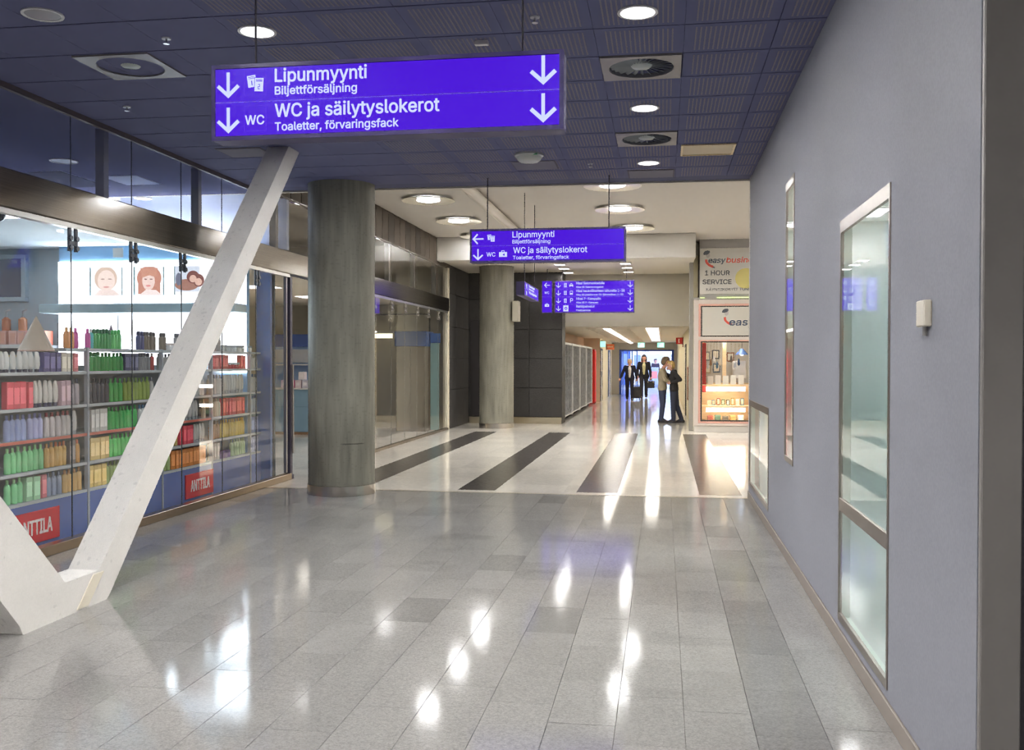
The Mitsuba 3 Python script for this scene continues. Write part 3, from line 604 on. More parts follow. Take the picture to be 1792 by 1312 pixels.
# ---- lit wall with posters
lb = thing('lightbox_wall', 'white glowing light box with posters above the shop shelves', 'light box')
LY = 11.9
put(lb, 'back_wall', bx(-7.9, -5.28, LY + 0.02, LY + 0.1, 0, 3.10), ('matte', (150, 190, 226)), label='light blue wall above the glow')
glow(lb, 'upper_glow', bx(-7.9, -5.28, LY, LY + 0.02, 2.33, 2.90), LIGHTBOX, 1.0, label='glowing white panel')
put(lb, 'cornice', bx(-7.95, -5.28, LY - 0.35, LY + 0.02, 2.21, 2.325, 0.01), ('satin', (168, 190, 198)), label='grey cornice below the posters')
glow(lb, 'lower_glow', bx(-7.9, -5.28, LY, LY + 0.02, 1.45, 2.205), LIGHTBOX, 1.0, label='glowing white panel below the cornice')
put(lb, 'end_panel', bx(-5.27, -5.08, LY + 0.3, LY + 0.36, 0, BAND0), ('satin', (72, 108, 164)), label='blue end panel')
for x in (-7.05, -5.95): put(lb, 'joint', bx(x - 0.006, x + 0.006, LY - 0.004, LY, 1.46, 2.2), ('satin', (170, 176, 180)))
struct('wall_shop_dark_pier', bx(-5.26, -5.07, 12.3, 12.34, 0, BAND0), ('matte', (60, 70, 84)), 'dark pier inside the shop beside the blue end panel', 'wall')

def poster(x0, x1, label, art):
    k = thing('portrait_poster', label, 'poster')
    z0, z1 = 2.45, 2.82
    put(k, 'frame', cat(bx(x0 - .012, x0, LY - .03, LY, z0, z1), bx(x1, x1 + .012, LY - .03, LY, z0, z1)), ('satin', (150, 180, 186)))
    glow(k, 'sheet', bx(x0, x1, LY - .02, LY, z0, z1), (1.3, 1.3, 1.3), 0.3, mat='sign')
    w, h = x1 - x0, z1 - z0
    for i, (part, poly, rgb) in enumerate(art):
        m = prism(affinity.scale(poly, w, h, origin=(0, 0)).intersection(sbox(0, 0, w, h)), 0.002)
        glow(k, part, stand(m, x0, LY - .02 - .0015 * i, z0), [v * .8 for v in rgb], 0.02, mat='sign')
E_ = lambda x, y, a, b: affinity.scale(Point(x, y).buffer(1, quad_segs=10), a, b)
poster(-7.42, -6.98, 'lit poster with a pale close up face with light hair, leftmost', (('hair', E_(.48, .6, .36, .42), (1.05, .82, .66)), ('face', E_(.5, .52, .28, .38), (1.35, 1.12, 1.0)), ('neck', Polygon([(.1, 0), (.28, .2), (.72, .2), (.95, 0)]), (1.3, 1.1, 1.02)), ('lips', E_(.5, .3, .09, .03), (1.1, .6, .55)), ('eyes', union_all([E_(.39, .58, .06, .02), E_(.62, .58, .06, .02)]), (.6, .45, .4))))
poster(-6.80, -6.40, 'lit poster with a red haired face, middle one of three', (('hair', union_all([E_(.5, .6, .42, .42), sbox(.12, .05, .88, .6)]), (.85, .40, .28)), ('face', E_(.48, .5, .22, .33), (1.3, 1.0, .9)), ('fringe', Polygon([(.2, .95), (.8, .95), (.74, .62), (.52, .7), (.25, .62)]), (.92, .46, .32)), ('collar', Polygon([(.15, 0), (.4, .2), (.75, .18), (.95, 0)]), (1.4, 1.2, 1.15)), ('lips', E_(.48, .33, .08, .03), (1.1, .4, .38)), ('eyes', union_all([E_(.39, .56, .05, .02), E_(.58, .56, .05, .02)]), (.4, .25, .22))))
poster(-6.24, -5.70, 'lit poster with two dark haired heads side by side, rightmost', (('ground', sbox(0, .12, .62, 1), (1.0, 1.1, 1.25)), ('jacket', E_(.3, .35, .3, .2), (.55, .28, .2)), ('hair', union_all([E_(.46, .62, .16, .22), E_(.6, .5, .14, .22)]), (.30, .12, .09)), ('face', union_all([E_(.46, .56, .09, .13), E_(.6, .45, .09, .13)]), (1.1, .72, .58)), ('shoulder', E_(.1, .55, .08, .22), (.25, .27, .36))))
k = thing('price_card', 'small white card hanging above the middle poster', 'card')
put(k, 'card', bx(-6.97, -6.83, LY - 0.25, LY - 0.245, 2.92, 3.04), ('satin', (232, 234, 236)))
put(k, 'thread', tube((-6.9, LY - 0.247, 3.04), (-6.9, LY - 0.247, 3.10), 0.002, 6), ('satin', (200, 200, 200)))
k = thing('screen', 'grey screen in a pale frame on the shop wall at the left edge', 'screen')
put(k, 'frame', cat(bx(-9.9, -8.43, 11.97, 12.05, 2.39, 2.45, .006), bx(-9.9, -8.43, 11.97, 12.05, 2.96, 3.02, .006), bx(-9.9, -9.84, 11.97, 12.05, 2.45, 2.96), bx(-8.49, -8.43, 11.97, 12.05, 2.45, 2.96)), ('satin', (176, 192, 204)))
put(k, 'display', bx(-9.84, -8.49, 11.99, 12.04, 2.45, 2.96), ('gloss', (104, 108, 124)))
k = thing('shop_camera', 'small dark dome camera under the shop ceiling at the left', 'camera')
put(k, 'mount', tube((-6.33, 8.6, 3.02), (-6.33, 8.6, 3.10), 0.06, 20), ('satin', (150, 156, 160)), 40)
put(k, 'dome', trimesh.creation.icosphere(2, 0.062).apply_translation((-6.33, 8.6, 3.0)), ('gloss', (40, 46, 54)), True)
# wall shelf with boxes under the screen
ws = thing('wall_shelf', 'dark shelf with a pale price rail on the grey shop wall under the screen', 'shelf')
put(ws, 'board', bx(-11.4, -7.92, 11.7, 12.05, 1.765, 1.80), ('satin', (60, 62, 66)))
put(ws, 'rail', bx(-11.4, -7.92, 11.69, 11.70, 1.76, 1.81), ('satin', (220, 216, 214)))
put(ws, 'lower_board', bx(-11.4, -7.92, 11.7, 12.05, 1.44, 1.48), ('satin', (60, 62, 66)))
put(ws, 'bracket', cat(*[bx(x, x + .03, 12.0, 12.05, 1.40, 2.1) for x in (-11.3, -9.7, -7.98)]), ('satin', (90, 92, 96)))
x = -8.85
i = 0
def hairbox(x, z, wd, c):
    k = thing('carton', None, 'carton', None)
    put(k, 'box', bx(x, x + wd, 11.74, 11.92, z, z + .19, .003), ('satin', c)); put(k, 'print', bx(x + .02, x + wd - .02, 11.737, 11.74, z + .03, z + .16), ('satin', (226, 170, 150)), label='pale portrait print on the front')
    return k
for z, rows, nm in ((1.801, ((236, 226, 170), (226, 176, 160), (222, 170, 156), (224, 176, 166), (206, 110, 90)), 'upper'), (1.481, ((230, 214, 150), (216, 150, 140), (198, 96, 84), (190, 170, 110), (150, 60, 60)), 'lower')):
    x = -9.35
    for c, nme in zip(rows, ('pale yellow', 'pink', 'rose', 'salmon', 'red')):
        for q in range(2):
            kk = hairbox(x, z, .115, c); x += .125
            say(kk, f'{nme} hair colour carton on the {nm} board of the wall shelf', 'carton', f'{nme} cartons on the {nm} board of the wall shelf')
        x += .03

# ---- shelving along the glass
SHELF_Z = {0: 1.71, 1: 1.50, 2: 1.20, 3: 0.935, 4: 0.67, 5: 0.42}
SX0, SX1 = -5.64, -5.22
bays = [7.02, 8.28, 9.63, 10.78, 11.86, 12.60]
bl = ('white framed shelving bay behind the shop glass, leftmost', 'shelving bay behind the shop glass left of the slanted strut', 'shelving bay hidden mostly by the slanted strut', 'shelving bay behind the shop glass right of the slanted strut', 'narrow shelving bay at the right end of the shop window')
for b in range(5):
    y0, y1 = bays[b], bays[b + 1]
    k = thing('shelving_unit', bl[b], 'shelving')
    for y in ([y0, y1 - 0.03] if b == 4 else [y0]):
        put(k, 'upright', bx(SX1 - 0.025, SX1 + 0.012, y, y + 0.028, 0.0, 1.72), ('satin', (206, 214, 232) if b == 0 else (150, 158, 166)))
    put(k, 'back_panel', bx(SX0 - 0.02, SX0, y0, y1, 0.0, 1.55), ('satin', (150, 160, 168)))
    put(k, 'base_panel', bx(SX1 - 0.02, SX1 + 0.005, y0 + .004, y1 - .004, 0.0, 0.405), ('satin', (84, 104, 158) if b < 4 else (112, 130, 180)), label='blue base panel')
    for n, z in SHELF_Z.items():
        if n == 0 and b == 0:
            put(k, 'shelf', bx(SX0, SX1, 7.97, y1 - .003, z - 0.022, z), ('satin', (156, 166, 170))); continue
        put(k, 'shelf', bx(SX0, SX1, y0 + .003, y1 - .003, z - 0.022, z), ('satin', (156, 166, 170)))
        put(k, 'price_rail', bx(SX1, SX1 + 0.006, y0 + .004, y1 - .004, z - 0.024, z + 0.002), ('satin', (170, 178, 182) if not (n == 3 and b in (0, 1, 2)) else (176, 92, 80)))
for y0, y1, lab in ((7.16, 7.84, 'red shop sign with white lettering low behind the glass, left one, larger in view'), (10.13, 10.80, 'red shop sign with white lettering low behind the glass, right of the slanted strut')):
    k = thing('brand_sign', lab, 'sign')
    put(k, 'board', bx(SX1 + 0.006, SX1 + 0.02, y0, y1, 0.065, 0.335, 0.003), ('satin', (196, 44, 52)))
    t = meshkit.text_mesh('ANTTILA', 0.12, 0.004, True); t.apply_translation((-t.bounds[0][0], 0, 0)); t.apply_scale((0.46 / t.bounds[1][0], 1, 1))
    put(k, 'lettering', stand(t, SX1 + 0.02, y0 + 0.11, 0.14, '+x'), ('satin', (240, 238, 238)))

# ---- products
def ell(prof, n, sy): return lathe(prof, n, (0, 0, 0), 1.0, sy)
KINDS = {  # name, category, width along the shelf, body mesh, cap mesh
    'bottle': ('shampoo_bottle', 'bottle', 0.068, ell([(0, 0), (.022, 0), (.024, .006), (.024, .115), (.019, .135), (.009, .142), (0, .142)], 14, 1.25), ell([(0, .142), (.011, .142), (.0115, .168), (.009, .172), (0, .172)], 12, 1.2)),
    'tube': ('lotion_tube', 'tube', 0.074, ell([(0, .026), (.017, .026), (.022, .06), (.021, .12), (.012, .165), (.004, .172), (0, .172)], 14, 1.45), ell([(0, 0), (.016, 0), (.0165, .024), (0, .026)], 12, 1.35)),
    'spray': ('spray_can', 'spray can', 0.054, ell([(0, 0), (.023, 0), (.024, .004), (.024, .125), (.018, .136), (0, .137)], 14, 1.0), ell([(0, .137), (.018, .137), (.018, .166), (.010, .174), (0, .174)], 12, 1.0)),
    'jar': ('cream_jar', 'jar', 0.078, ell([(0, 0), (.031, 0), (.033, .005), (.033, .05), (0, .052)], 18, 1.0), ell([(0, .052), (.034, .052), (.034, .07), (.031, .074), (0, .074)], 18, 1.0)),
    'carton': ('carton', 'carton', 0.080, bx(-.028, .028, -.037, .037, 0, .165, .0015), bx(.028, .0285, -.030, .030, .03, .13)),
}
NAMES = {0: 'top', 1: 'second', 2: 'third', 3: 'fourth', 4: 'fifth', 5: 'bottom'}
RUNS = '''\
1|6.96|7.68|tube|205,208,205|40,42,60|upright white lotion tube with dark cap below
1|7.70|7.96|carton|62,60,105|-|navy blue carton with purple front
1|7.97|8.12|carton|200,195,180|-|cream carton with printed front
1|8.13|8.22|carton|205,110,120|-|pink carton beside green bottles
1|8.24|8.59|spray|66,150,84|40,120,64|slim green hair spray can
1|8.60|8.99|bottle|58,146,74|46,128,62|tall green shampoo bottle with green cap
1|9.00|9.25|carton|70,74,104|-|low dark blue carton
1|9.27|9.49|spray|120,122,126|70,70,80|slim grey spray can
1|9.50|9.66|bottle|150,60,60|190,180,170|brown red bottle with pale cap
1|9.67|10.78|bottle|150,152,150|90,92,98|grey bottle with dark cap
1|10.81|11.33|carton|165,52,56|-|red carton beside the red tins
1|11.35|11.66|jar|170,44,48|150,150,150|red tin with grey lid
1|11.69|11.83|carton|190,60,60|-|narrow red carton by the white bottles
1|11.86|12.37|bottle|205,208,205|180,186,190|small white bottle with pale cap
1|12.41|12.68|jar|214,120,90|225,225,220|orange jar with white lid
0|8.03|8.17|bottle|214,150,96|220,170,110|amber bottle with orange cap
0|8.18|8.42|bottle|196,92,160|220,110,180|magenta bottle with pink cap
0|8.43|8.47|bottle|90,190,190|220,235,235|teal bottle with white cap
0|8.48|8.78|spray|74,158,96|44,96,70|green spray can with dark green cap
0|8.79|8.95|spray|128,220,140|92,190,110|pale lime green spray can
0|9.25|9.38|spray|84,86,128|56,58,92|navy spray can with indigo cap
0|9.39|9.82|spray|128,118,106|84,78,78|brown grey spray can with dark cap
0|9.84|10.02|jar|225,225,225|225,215,210|tiny white tub with lid
0|10.04|11.13|spray|150,150,150|100,100,104|silver spray can with dark cap
0|11.17|11.53|jar|190,200,205|150,160,166|grey tub with flat lid
0|11.56|12.04|jar|205,208,205|120,130,136|white tub with slate lid
2|7.22|7.57|carton|208,84,96|-|rose red carton with bright front
2|7.58|7.93|tube|204,202,196|60,62,84|leaning white tube with dark cap below
2|7.94|8.10|carton|176,150,160|-|mauve carton
2|8.11|8.37|bottle|165,160,168|50,54,76|grey bottle with black cap
2|8.39|8.73|bottle|58,62,72|40,44,50|black bottle with black cap
2|8.74|8.97|bottle|62,160,76|44,140,70|bright green bottle
2|8.98|9.49|bottle|120,140,62|92,120,56|olive green bottle with gold sheen
2|9.50|10.40|bottle|176,178,176|70,74,90|pale grey bottle with slate cap
2|10.43|10.78|bottle|200,204,204|170,176,180|white bottle by the slanted post
2|10.81|11.17|bottle|190,190,184|150,150,150|ivory bottle with grey cap
2|11.20|11.79|tube|198,202,200|170,174,178|white squeeze tube
2|11.86|12.64|bottle|200,206,208|58,92,142|white bottle with blue cap
3|7.22|7.49|bottle|150,165,205|110,125,172|light blue shampoo bottle
3|7.51|7.72|bottle|168,174,212|120,124,170|lavender shampoo bottle
3|7.74|7.97|bottle|210,204,206|132,52,62|white bottle with dark red cap
3|7.98|8.12|bottle|206,202,200|150,70,80|white bottle with maroon cap
3|8.13|8.37|tube|205,206,204|160,164,170|silver white tube
3|8.40|8.69|carton|206,206,202|-|plain white carton
3|8.70|9.25|bottle|58,158,82|48,140,74|emerald green bottle
3|9.26|10.23|bottle|190,196,196|60,110,150|white bottle with teal blue cap
3|10.26|10.56|tube|205,206,204|150,156,160|white tube beside the post
3|10.67|11.14|bottle|196,184,160|150,140,120|beige bottle with tan cap
3|11.17|11.79|carton|186,58,62|-|crimson carton
3|11.86|12.64|bottle|170,188,206|70,104,156|ice blue bottle with blue cap
4|7.22|7.72|bottle|126,196,140|150,210,150|mint green conditioner bottle
4|7.73|7.88|bottle|206,168,104|180,130,70|amber bottle with brown cap
4|7.88|8.05|bottle|214,178,110|200,110,70|honey bottle with orange cap
4|8.07|8.17|carton|130,122,118|-|taupe carton
4|8.18|8.35|bottle|216,170,108|214,120,84|apricot bottle with coral cap
4|8.39|8.71|carton|214,190,130|-|yellow carton with orange front
4|8.72|9.16|bottle|96,188,104|80,170,92|leaf green bottle
4|9.17|10.07|bottle|170,150,90|150,120,70|bronze bottle with brown cap
4|10.09|10.42|carton|200,58,78|-|cherry red carton
4|10.44|10.73|tube|205,206,200|150,150,156|white tube next to cherry cartons
4|10.78|11.11|bottle|150,110,70|110,84,60|brown bottle with dark brown cap
4|11.14|11.83|bottle|206,180,80|190,160,70|yellow bottle
4|11.86|12.64|carton|140,160,200|-|periwinkle blue carton
5|7.22|7.45|bottle|130,200,146|160,214,160|mint green bottle in the bottom row
5|7.46|7.65|carton|166,216,176|-|pale green carton
5|7.65|7.76|carton|206,120,128|-|salmon pink carton
5|7.76|7.98|bottle|142,156,178|110,124,150|slate blue bottle
5|7.99|8.35|bottle|210,176,118|190,140,90|straw coloured bottle
5|8.37|8.65|carton|212,186,112|-|mustard carton
5|8.66|9.90|bottle|150,170,110|120,140,90|moss green bottle
5|9.91|10.73|carton|196,120,52|-|orange brown packet
5|10.78|11.08|carton|205,200,190|-|off white carton
5|11.11|11.39|jar|120,92,150|90,70,120|purple jar
5|11.43|11.83|bottle|176,200,160|150,180,140|pale sage bottle
5|11.86|12.64|carton|170,178,206|-|lilac carton'''
shortest = {0: 1.08, 1: 1.02, 2: 1.34, 3: 1.26, 4: 1.24, 5: 1.2}
count = 0
for line in RUNS.strip().split('\n'):
    sh, a, b, kd, cb, cc, ph = line.split('|')
    sh, a, b = int(sh), max(float(a), 7.06), float(b)
    nm, ctg, w, body, cap = KINDS[kd]
    cb = tuple(int(v) for v in cb.split(',')); cc = (tuple(int(v) for v in cc.split(',')) if cc != '-' else tuple(min(255, v + 38) for v in cb))
    n = max(1, int(round((b - a) / w)))
    side = 'left of the slanted strut' if b < 9.35 else 'beside the slanted strut' if a < 10.35 else 'right of the slanted strut'
    for q in range(n):
        y = a + (q + 0.5) * (b - a) / n
        if any(abs(y - e - 0.014) < (0.05 if kd != 'carton' else 0.06) for e in bays) or y > 12.52: continue
        k = thing(nm, f'{ph} on the {NAMES[sh]} shelf {side}', ctg, f'{ph} run on the {NAMES[sh]} shelf' if n > 1 else None)
        s = shortest[sh] * (0.98 + 0.04 * rng.random()) * (1.0 if kd != 'jar' else 1.0)
        tw = T().translate([SX1 - 0.055 - rng.random() * 0.012, y, SHELF_Z[sh] + 0.0005]).rotate([0, 0, 1], rng.uniform(-7, 7)).scale([1, min(1.0, (b - a) / n / w), s])
        v = rng.choice((1.0, 0.94))
        put(k, 'body', body, ('gloss' if kd != 'carton' else 'satin', tuple(int(c * v) for c in cb)), True if kd != 'carton' else False, tw, ck=kd + 'b')
        put(k, 'cap' if kd != 'carton' else 'printed_front', cap, ('gloss' if kd != 'carton' else 'satin', cc), 40 if kd != 'carton' else False, tw, ck=kd + 'c')
        count += 1
# second rank behind the fronts is hidden; the pump bottles, towers and cones on top
for y, c, l in ((7.62, (188, 120, 92), 'left'), (7.74, (196, 132, 100), 'right')):
    k = thing('pump_bottle', f'amber pump bottle on a high board inside the shop, {l} one', 'bottle')
    X = -8.62 + (y - 7.62) * 2
    put(k, 'body', lathe([(0, 0), (.05, 0), (.055, .01), (.055, .15), (.02, .18), (0, .18)], 16, (X, 11.85, 1.992)), ('gloss', c), 40)
    put(k, 'pump', cat(tube((X, 11.85, 2.17), (X, 11.85, 2.25), .012), tube((X - .01, 11.85, 2.25), (X + .06, 11.85, 2.275), .01)), ('chrome', (220, 222, 226)))
for (y, z, h, r, c, lab) in ((7.80, 1.68, .31, .145, (176, 164, 150), 'large grey paper cone standing on a white tower box above the second shelf'), (8.97, 1.712, .25, .07, (140, 128, 140), 'small grey paper cone between green and dark bottles on the top shelf')):
    k = thing('display_cone', lab, 'cone')
    put(k, 'cone', lathe([(0, h), (r, 0.012), (r, 0), (0, 0)][::-1], 28, (SX1 - 0.17, y, z)), ('satin', c), 40)
    put(k, 'hem', lathe([(0, 0.0), (r + .004, 0.0), (r * .88 + .004, h * .12), (0, h * .12)], 28, (SX1 - 0.17, y, z)), ('satin', (150, 118, 104)), 40)
k = thing('tower_box', 'white upright display box carrying the large paper cone', 'box')
put(k, 'body', bx(SX1 - .23, SX1 - .11, 7.75, 7.85, 1.501, 1.678, .003), ('satin', (186, 196, 200))); put(k, 'band', bx(SX1 - .232, SX1 - .108, 7.748, 7.852, 1.59, 1.60), ('satin', (170, 178, 184)))

# ---- second shop seen through the open door and the far glass
k = thing('service_counter', 'pale blue counter inside the shop door opening', 'counter')
put(k, 'body', bx(-8.9, -7.2, 20.3, 20.9, 0.06, 0.98, .01), ('satin', (132, 164, 188))); put(k, 'plinth', bx(-8.88, -7.22, 20.33, 20.9, 0, 0.06), ('satin', (150, 120, 96))); put(k, 'top', bx(-8.93, -7.17, 20.27, 20.93, 0.98, 1.01, .004), ('gloss', (222, 222, 222)))
put(k, 'joint', bx(-8.9, -7.2, 20.296, 20.3, 0.60, 0.607), ('satin', (110, 140, 164)))
k = thing('back_cabinet', 'white and blue cabinet behind the pale blue counter', 'cabinet')
put(k, 'body', bx(-9.0, -7.1, 21.2, 21.6, 0, 2.2), ('satin', (150, 176, 210))); put(k, 'header', bx(-9.0, -7.1, 21.14, 21.2, 1.92, 2.2), ('satin', (70, 92, 150))); put(k, 'shelf', bx(-9.0, -7.1, 20.98, 21.2, 1.50, 1.53), ('satin', (208, 210, 214)))
put(k, 'panel', bx(-9.0, -7.1, 21.16, 21.2, 1.56, 1.86), ('satin', (190, 194, 200)))
for i, (x, z, c) in enumerate(((-8.20, 1.011, (210, 190, 215)), (-8.04, 1.011, (196, 80, 150)), (-7.88, 1.011, (226, 210, 216)), (-7.72, 1.011, (200, 196, 210)), (-7.56, 1.011, (190, 120, 170)), (-8.12, 1.19, (196, 110, 176)), (-7.80, 1.19, (230, 224, 228)))):
    k = thing('gift_box', f'{("lilac", "magenta", "rose white", "grey lilac", "mauve", "pink upper", "white upper")[i]} box on the counter inside the shop door opening', 'box')
    put(k, 'box', bx(x - .07, x + .07, 20.45, 20.6, z, z + .17, .003), ('satin', c)); put(k, 'label_print', bx(x - .04, x + .04, 20.447, 20.45, z + .05, z + .12), ('satin', (240, 236, 240)))
struct('wall_second_shop', bx(-12, SHOPX - 0.1, 22.75, 22.85, 0, WHITE_CEIL), ('matte', (196, 190, 176)), 'pale back wall of the far shop', 'wall')
struct('ceiling_second_shop', bx(-12, SHOPX - 0.2, 13.4, 22.75, 2.95, 3.02), ('matte', (214, 208, 196)), 'pale ceiling inside the far shop', 'ceiling')
k = thing('wardrobe', 'wide brown cabinet behind the far shop glass with a blue top', 'cabinet')
put(k, 'body', bx(-6.02, -5.34, 21.7, 22.4, 0, 1.94, .006), ('satin', (104, 96, 84))); put(k, 'header', bx(-6.05, -5.31, 21.68, 22.42, 1.94, 2.28, .006), ('satin', (62, 84, 128)), label='blue header')
put(k, 'door', bx(-6.0, -5.69, 21.69, 21.7, .06, 1.92, .003), ('satin', (108, 100, 88))); put(k, 'door', bx(-5.67, -5.36, 21.69, 21.7, .06, 1.92, .003), ('satin', (106, 98, 86)))
k = thing('partition_panel', 'mint green panel with a blue top at the end of the far shop window', 'panel')
put(k, 'sheet', bx(-5.29, -5.09, 22.0, 22.04, 0.02, 2.02, .004), ('satin', (132, 166, 166))); put(k, 'header', bx(-5.29, -5.06, 21.98, 22.06, 2.02, 2.24, .004), ('satin', (52, 82, 130)))
k = thing('curtain_rail', 'dark thin rail bent down at its end behind the far shop glass', 'rail')
put(k, 'bar', cat(bx(-8.0, -5.27, 21.9, 21.93, 2.66, 2.69), bx(-5.30, -5.27, 21.9, 21.93, 2.28, 2.69)), ('satin', (62, 60, 56)))
k = thing('strip_lamp', 'warm glowing strip lamp inside the far shop', 'lamp')
put(k, 'housing', bx(-6.9, -6.15, 21.95, 22.05, 2.24, 2.29), ('satin', (180, 176, 168))); put(k, 'hanging_rod', cat(tube((-6.8, 22, 2.29), (-6.8, 22, 2.95), .006), tube((-6.25, 22, 2.29), (-6.25, 22, 2.95), .006)), ('satin', (120, 118, 112))); glow(k, 'tube', bx(-6.88, -6.17, 21.94, 21.95, 2.13, 2.235), (3.2, 2.9, 1.8), 0.5)
for x, y in ((-7.2, 16.8), (-7.2, 19.6), (-9.8, 17.5)):
    k = thing('shop_lamp', 'white square lamp in the ceiling of the far shop', 'ceiling light', 'ceiling lamps of the far shop')
    put(k, 'frame', bx(x - .34, x + .34, y - .34, y + .34, 2.935, 2.95), ('satin', (220, 218, 212))); glow(k, 'diffuser', bx(x - .3, x + .3, y - .3, y + .3, 2.925, 2.936), (6, 5.6, 4.9), 0.8)

# ================================================================== DARK WALL, LOCKERS, CORRIDOR
dw = struct('wall_dark', cat(bx(-5.12, -5.0, 22.6, 25.2, 0, WHITE_CEIL), bx(-5.0, -2.55, 25.0, 25.12, 0.0, LOW_CEIL + 0.05), bx(-2.67, -2.55, 25.12, 25.8, 0, LOW_CEIL + .05)), 'darkpanel', 'dark grey panelled wall beside the far concrete column', 'wall')
for (x0, x1) in ((-4.98, -4.20), (-4.20, -3.40), (-3.40, -2.56)):
    for (z0, z1) in ((0.17, 0.92), (0.92, 1.67), (1.67, 2.42), (2.42, 3.2), (3.2, LOW_CEIL + 0.03)):
        put(dw, 'panel', bx(x0 + .006, x1 - .006, 24.975, 25.0, z0 + .006, z1 - .006, .004), 'darkpanel')
for y0, y1 in ((22.62, 23.4), (23.4, 24.2), (24.2, 24.95)):
    for (z0, z1) in ((0.0, 0.92), (0.92, 1.67), (1.67, 2.42), (2.42, 3.2), (3.2, LOW_CEIL - 0.01)):
        put(dw, 'panel', bx(-5.0, -4.975, y0 + .006, y1 - .006, z0 + .006, z1 - .006, .004), 'darkpanel')
put(dw, 'doorway', bx(-4.93, -4.35, 24.955, 24.975, 0.17, 2.66, .004), ('satin', (40, 38, 40)), label='darker door leaf in the dark wall')
put(dw, 'plinth', bx(-4.97, -2.56, 24.965, 25.0, 0.0, 0.165, .004), ('metal', (206, 196, 172)), label='pale metal plinth')

def locker(y0, y1, cols, label):
    k = thing('locker_cabinet', label, 'lockers')
    put(k, 'body', bx(-3.1, -2.64, y0 + .004, y1 - .004, 0.10, 2.10), ('satin', (64, 62, 60)))
    put(k, 'plinth', bx(-3.08, -2.70, y0 + .02, y1 - .02, 0, 0.10), ('matte', (34, 34, 38)))
    put(k, 'upright', bx(-2.66, -2.578, y0, y0 + 0.05, 0.06, 2.12, .004), ('satin', (226, 228, 230)), label='pale upright')
    put(k, 'upright', bx(-2.66, -2.578, y1 - 0.05, y1, 0.06, 2.12, .004), ('satin', (226, 228, 230)), label='pale upright')
    put(k, 'top_rail', bx(-2.66, -2.60, y0 + .05, y1 - .05, 2.06, 2.12, .004), ('satin', (196, 198, 198))); put(k, 'bottom_rail', bx(-2.66, -2.60, y0 + .05, y1 - .05, 0.09, 0.13, .004), ('satin', (206, 208, 210)))
    w = (y1 - y0 - .1) / cols
    for c in range(cols):
        for r in range(3):
            a, z = y0 + .05 + c * w, 0.14 + r * 0.64
            d = put(k, 'door', bx(-2.64, -2.615, a + .02, a + w - .02, z + .01, z + .625, .004), ('matte', (50, 48, 47)))
            put(d, 'lock', tube((-2.616, a + w - .1, z + .34), (-2.60, a + w - .1, z + .34), .02, 10), ('metal', (190, 190, 190)))
        if c: put(k, 'mullion', bx(-2.63, -2.588, y0 + .05 + c * w - .018, y0 + .05 + c * w + .018, 0.13, 2.06), ('satin', (176, 178, 182)))
locker(25.82, 28.4, 6, 'grey luggage locker cabinet nearest to the dark wall'); locker(28.4, 31.0, 6, 'second grey luggage locker cabinet along the corridor')
locker(31.0, 33.6, 6, 'third grey luggage locker cabinet along the corridor'); locker(33.6, 36.3, 5, 'last grey luggage locker cabinet before the red cabinet')
k = thing('red_cabinet', 'tall red cabinet at the end of the lockers', 'cabinet')
put(k, 'body', bx(-3.09, -2.54, 37.0, 37.7, 0, 2.06, .01), ('satin', (190, 34, 28))); put(k, 'door', bx(-2.54, -2.525, 37.05, 37.65, .06, 2.0, .004), ('satin', (200, 40, 32))); put(k, 'plinth', bx(-3.08, -2.535, 37.0, 37.7, 0.0, .05), ('satin', (120, 30, 26)))
struct('wall_corridor_left_recess', bx(-3.3, -3.1, 25.8, 38.9, 0, CORR_CEIL), ('matte', (176, 150, 132)), 'pinkish beige wall behind the lockers', 'wall')
struct('wall_corridor_left_step', bx(-3.3, -2.46, 38.9, 39.0, 0, CORR_CEIL), ('matte', (190, 170, 148)), 'beige wall step after the red cabinet', 'wall')
struct('wall_corridor_left', bx(-2.56, -2.46, 39.0, 48, 0, CORR_CEIL), ('matte', (206, 198, 176)), 'cream corridor wall on the left', 'wall')
struct('wall_corridor_right', bx(0.69, 0.79, 22.9, 48, 0, LOW_CEIL + .2), ('matte', (196, 188, 160)), 'cream corridor wall on the right', 'wall')
struct('pillar_corridor', bx(0.60, 0.80, 22.95, 23.3, 0, LOW_CEIL + .5, .01), ('satin', (150, 148, 142)), 'grey pillar between the kiosk and the corridor', 'pillar')
def corridor_door(y0, y1, x, label, side, c=(58, 74, 116)):
    n = struct('door_3', None, None, label, 'door') if 'door_3' not in USED else struct(f'door_{3 + sum(1 for q in USED if q.startswith("door_") and "__" not in q and int(q[5:]) >= 3)}', None, None, label, 'door')
    a, b = (x, x + .03) if side > 0 else (x - .03, x)
    put(n, 'jamb', bx(a, b, y0, y0 + .1, 0, 2.12), ('satin', c)); put(n, 'jamb', bx(a, b, y1 - .1, y1, 0, 2.12), ('satin', c)); put(n, 'lintel', bx(a, b, y0 + .1, y1 - .1, 2.04, 2.12), ('satin', c))
    put(n, 'leaf', bx(a, (a + b) / 2, y0 + .1, y1 - .1, 0.01, 2.04), ('satin', (196, 190, 170))); put(n, 'handle', bx((a + b) / 2, b + .03 * side, y0 + .22, y0 + .26, 1.0, 1.2), ('metal', (180, 180, 180)))
corridor_door(39.02, 40.1, -2.46, 'dark framed door on the left of the corridor, nearer', 1, (44, 46, 60))
corridor_door(44.6, 45.9, -2.46, 'dark blue framed door on the left of the corridor, farther', 1)
corridor_door(29.5, 30.7, 0.69, 'dark framed door on the right of the corridor', -1, (64, 58, 52))
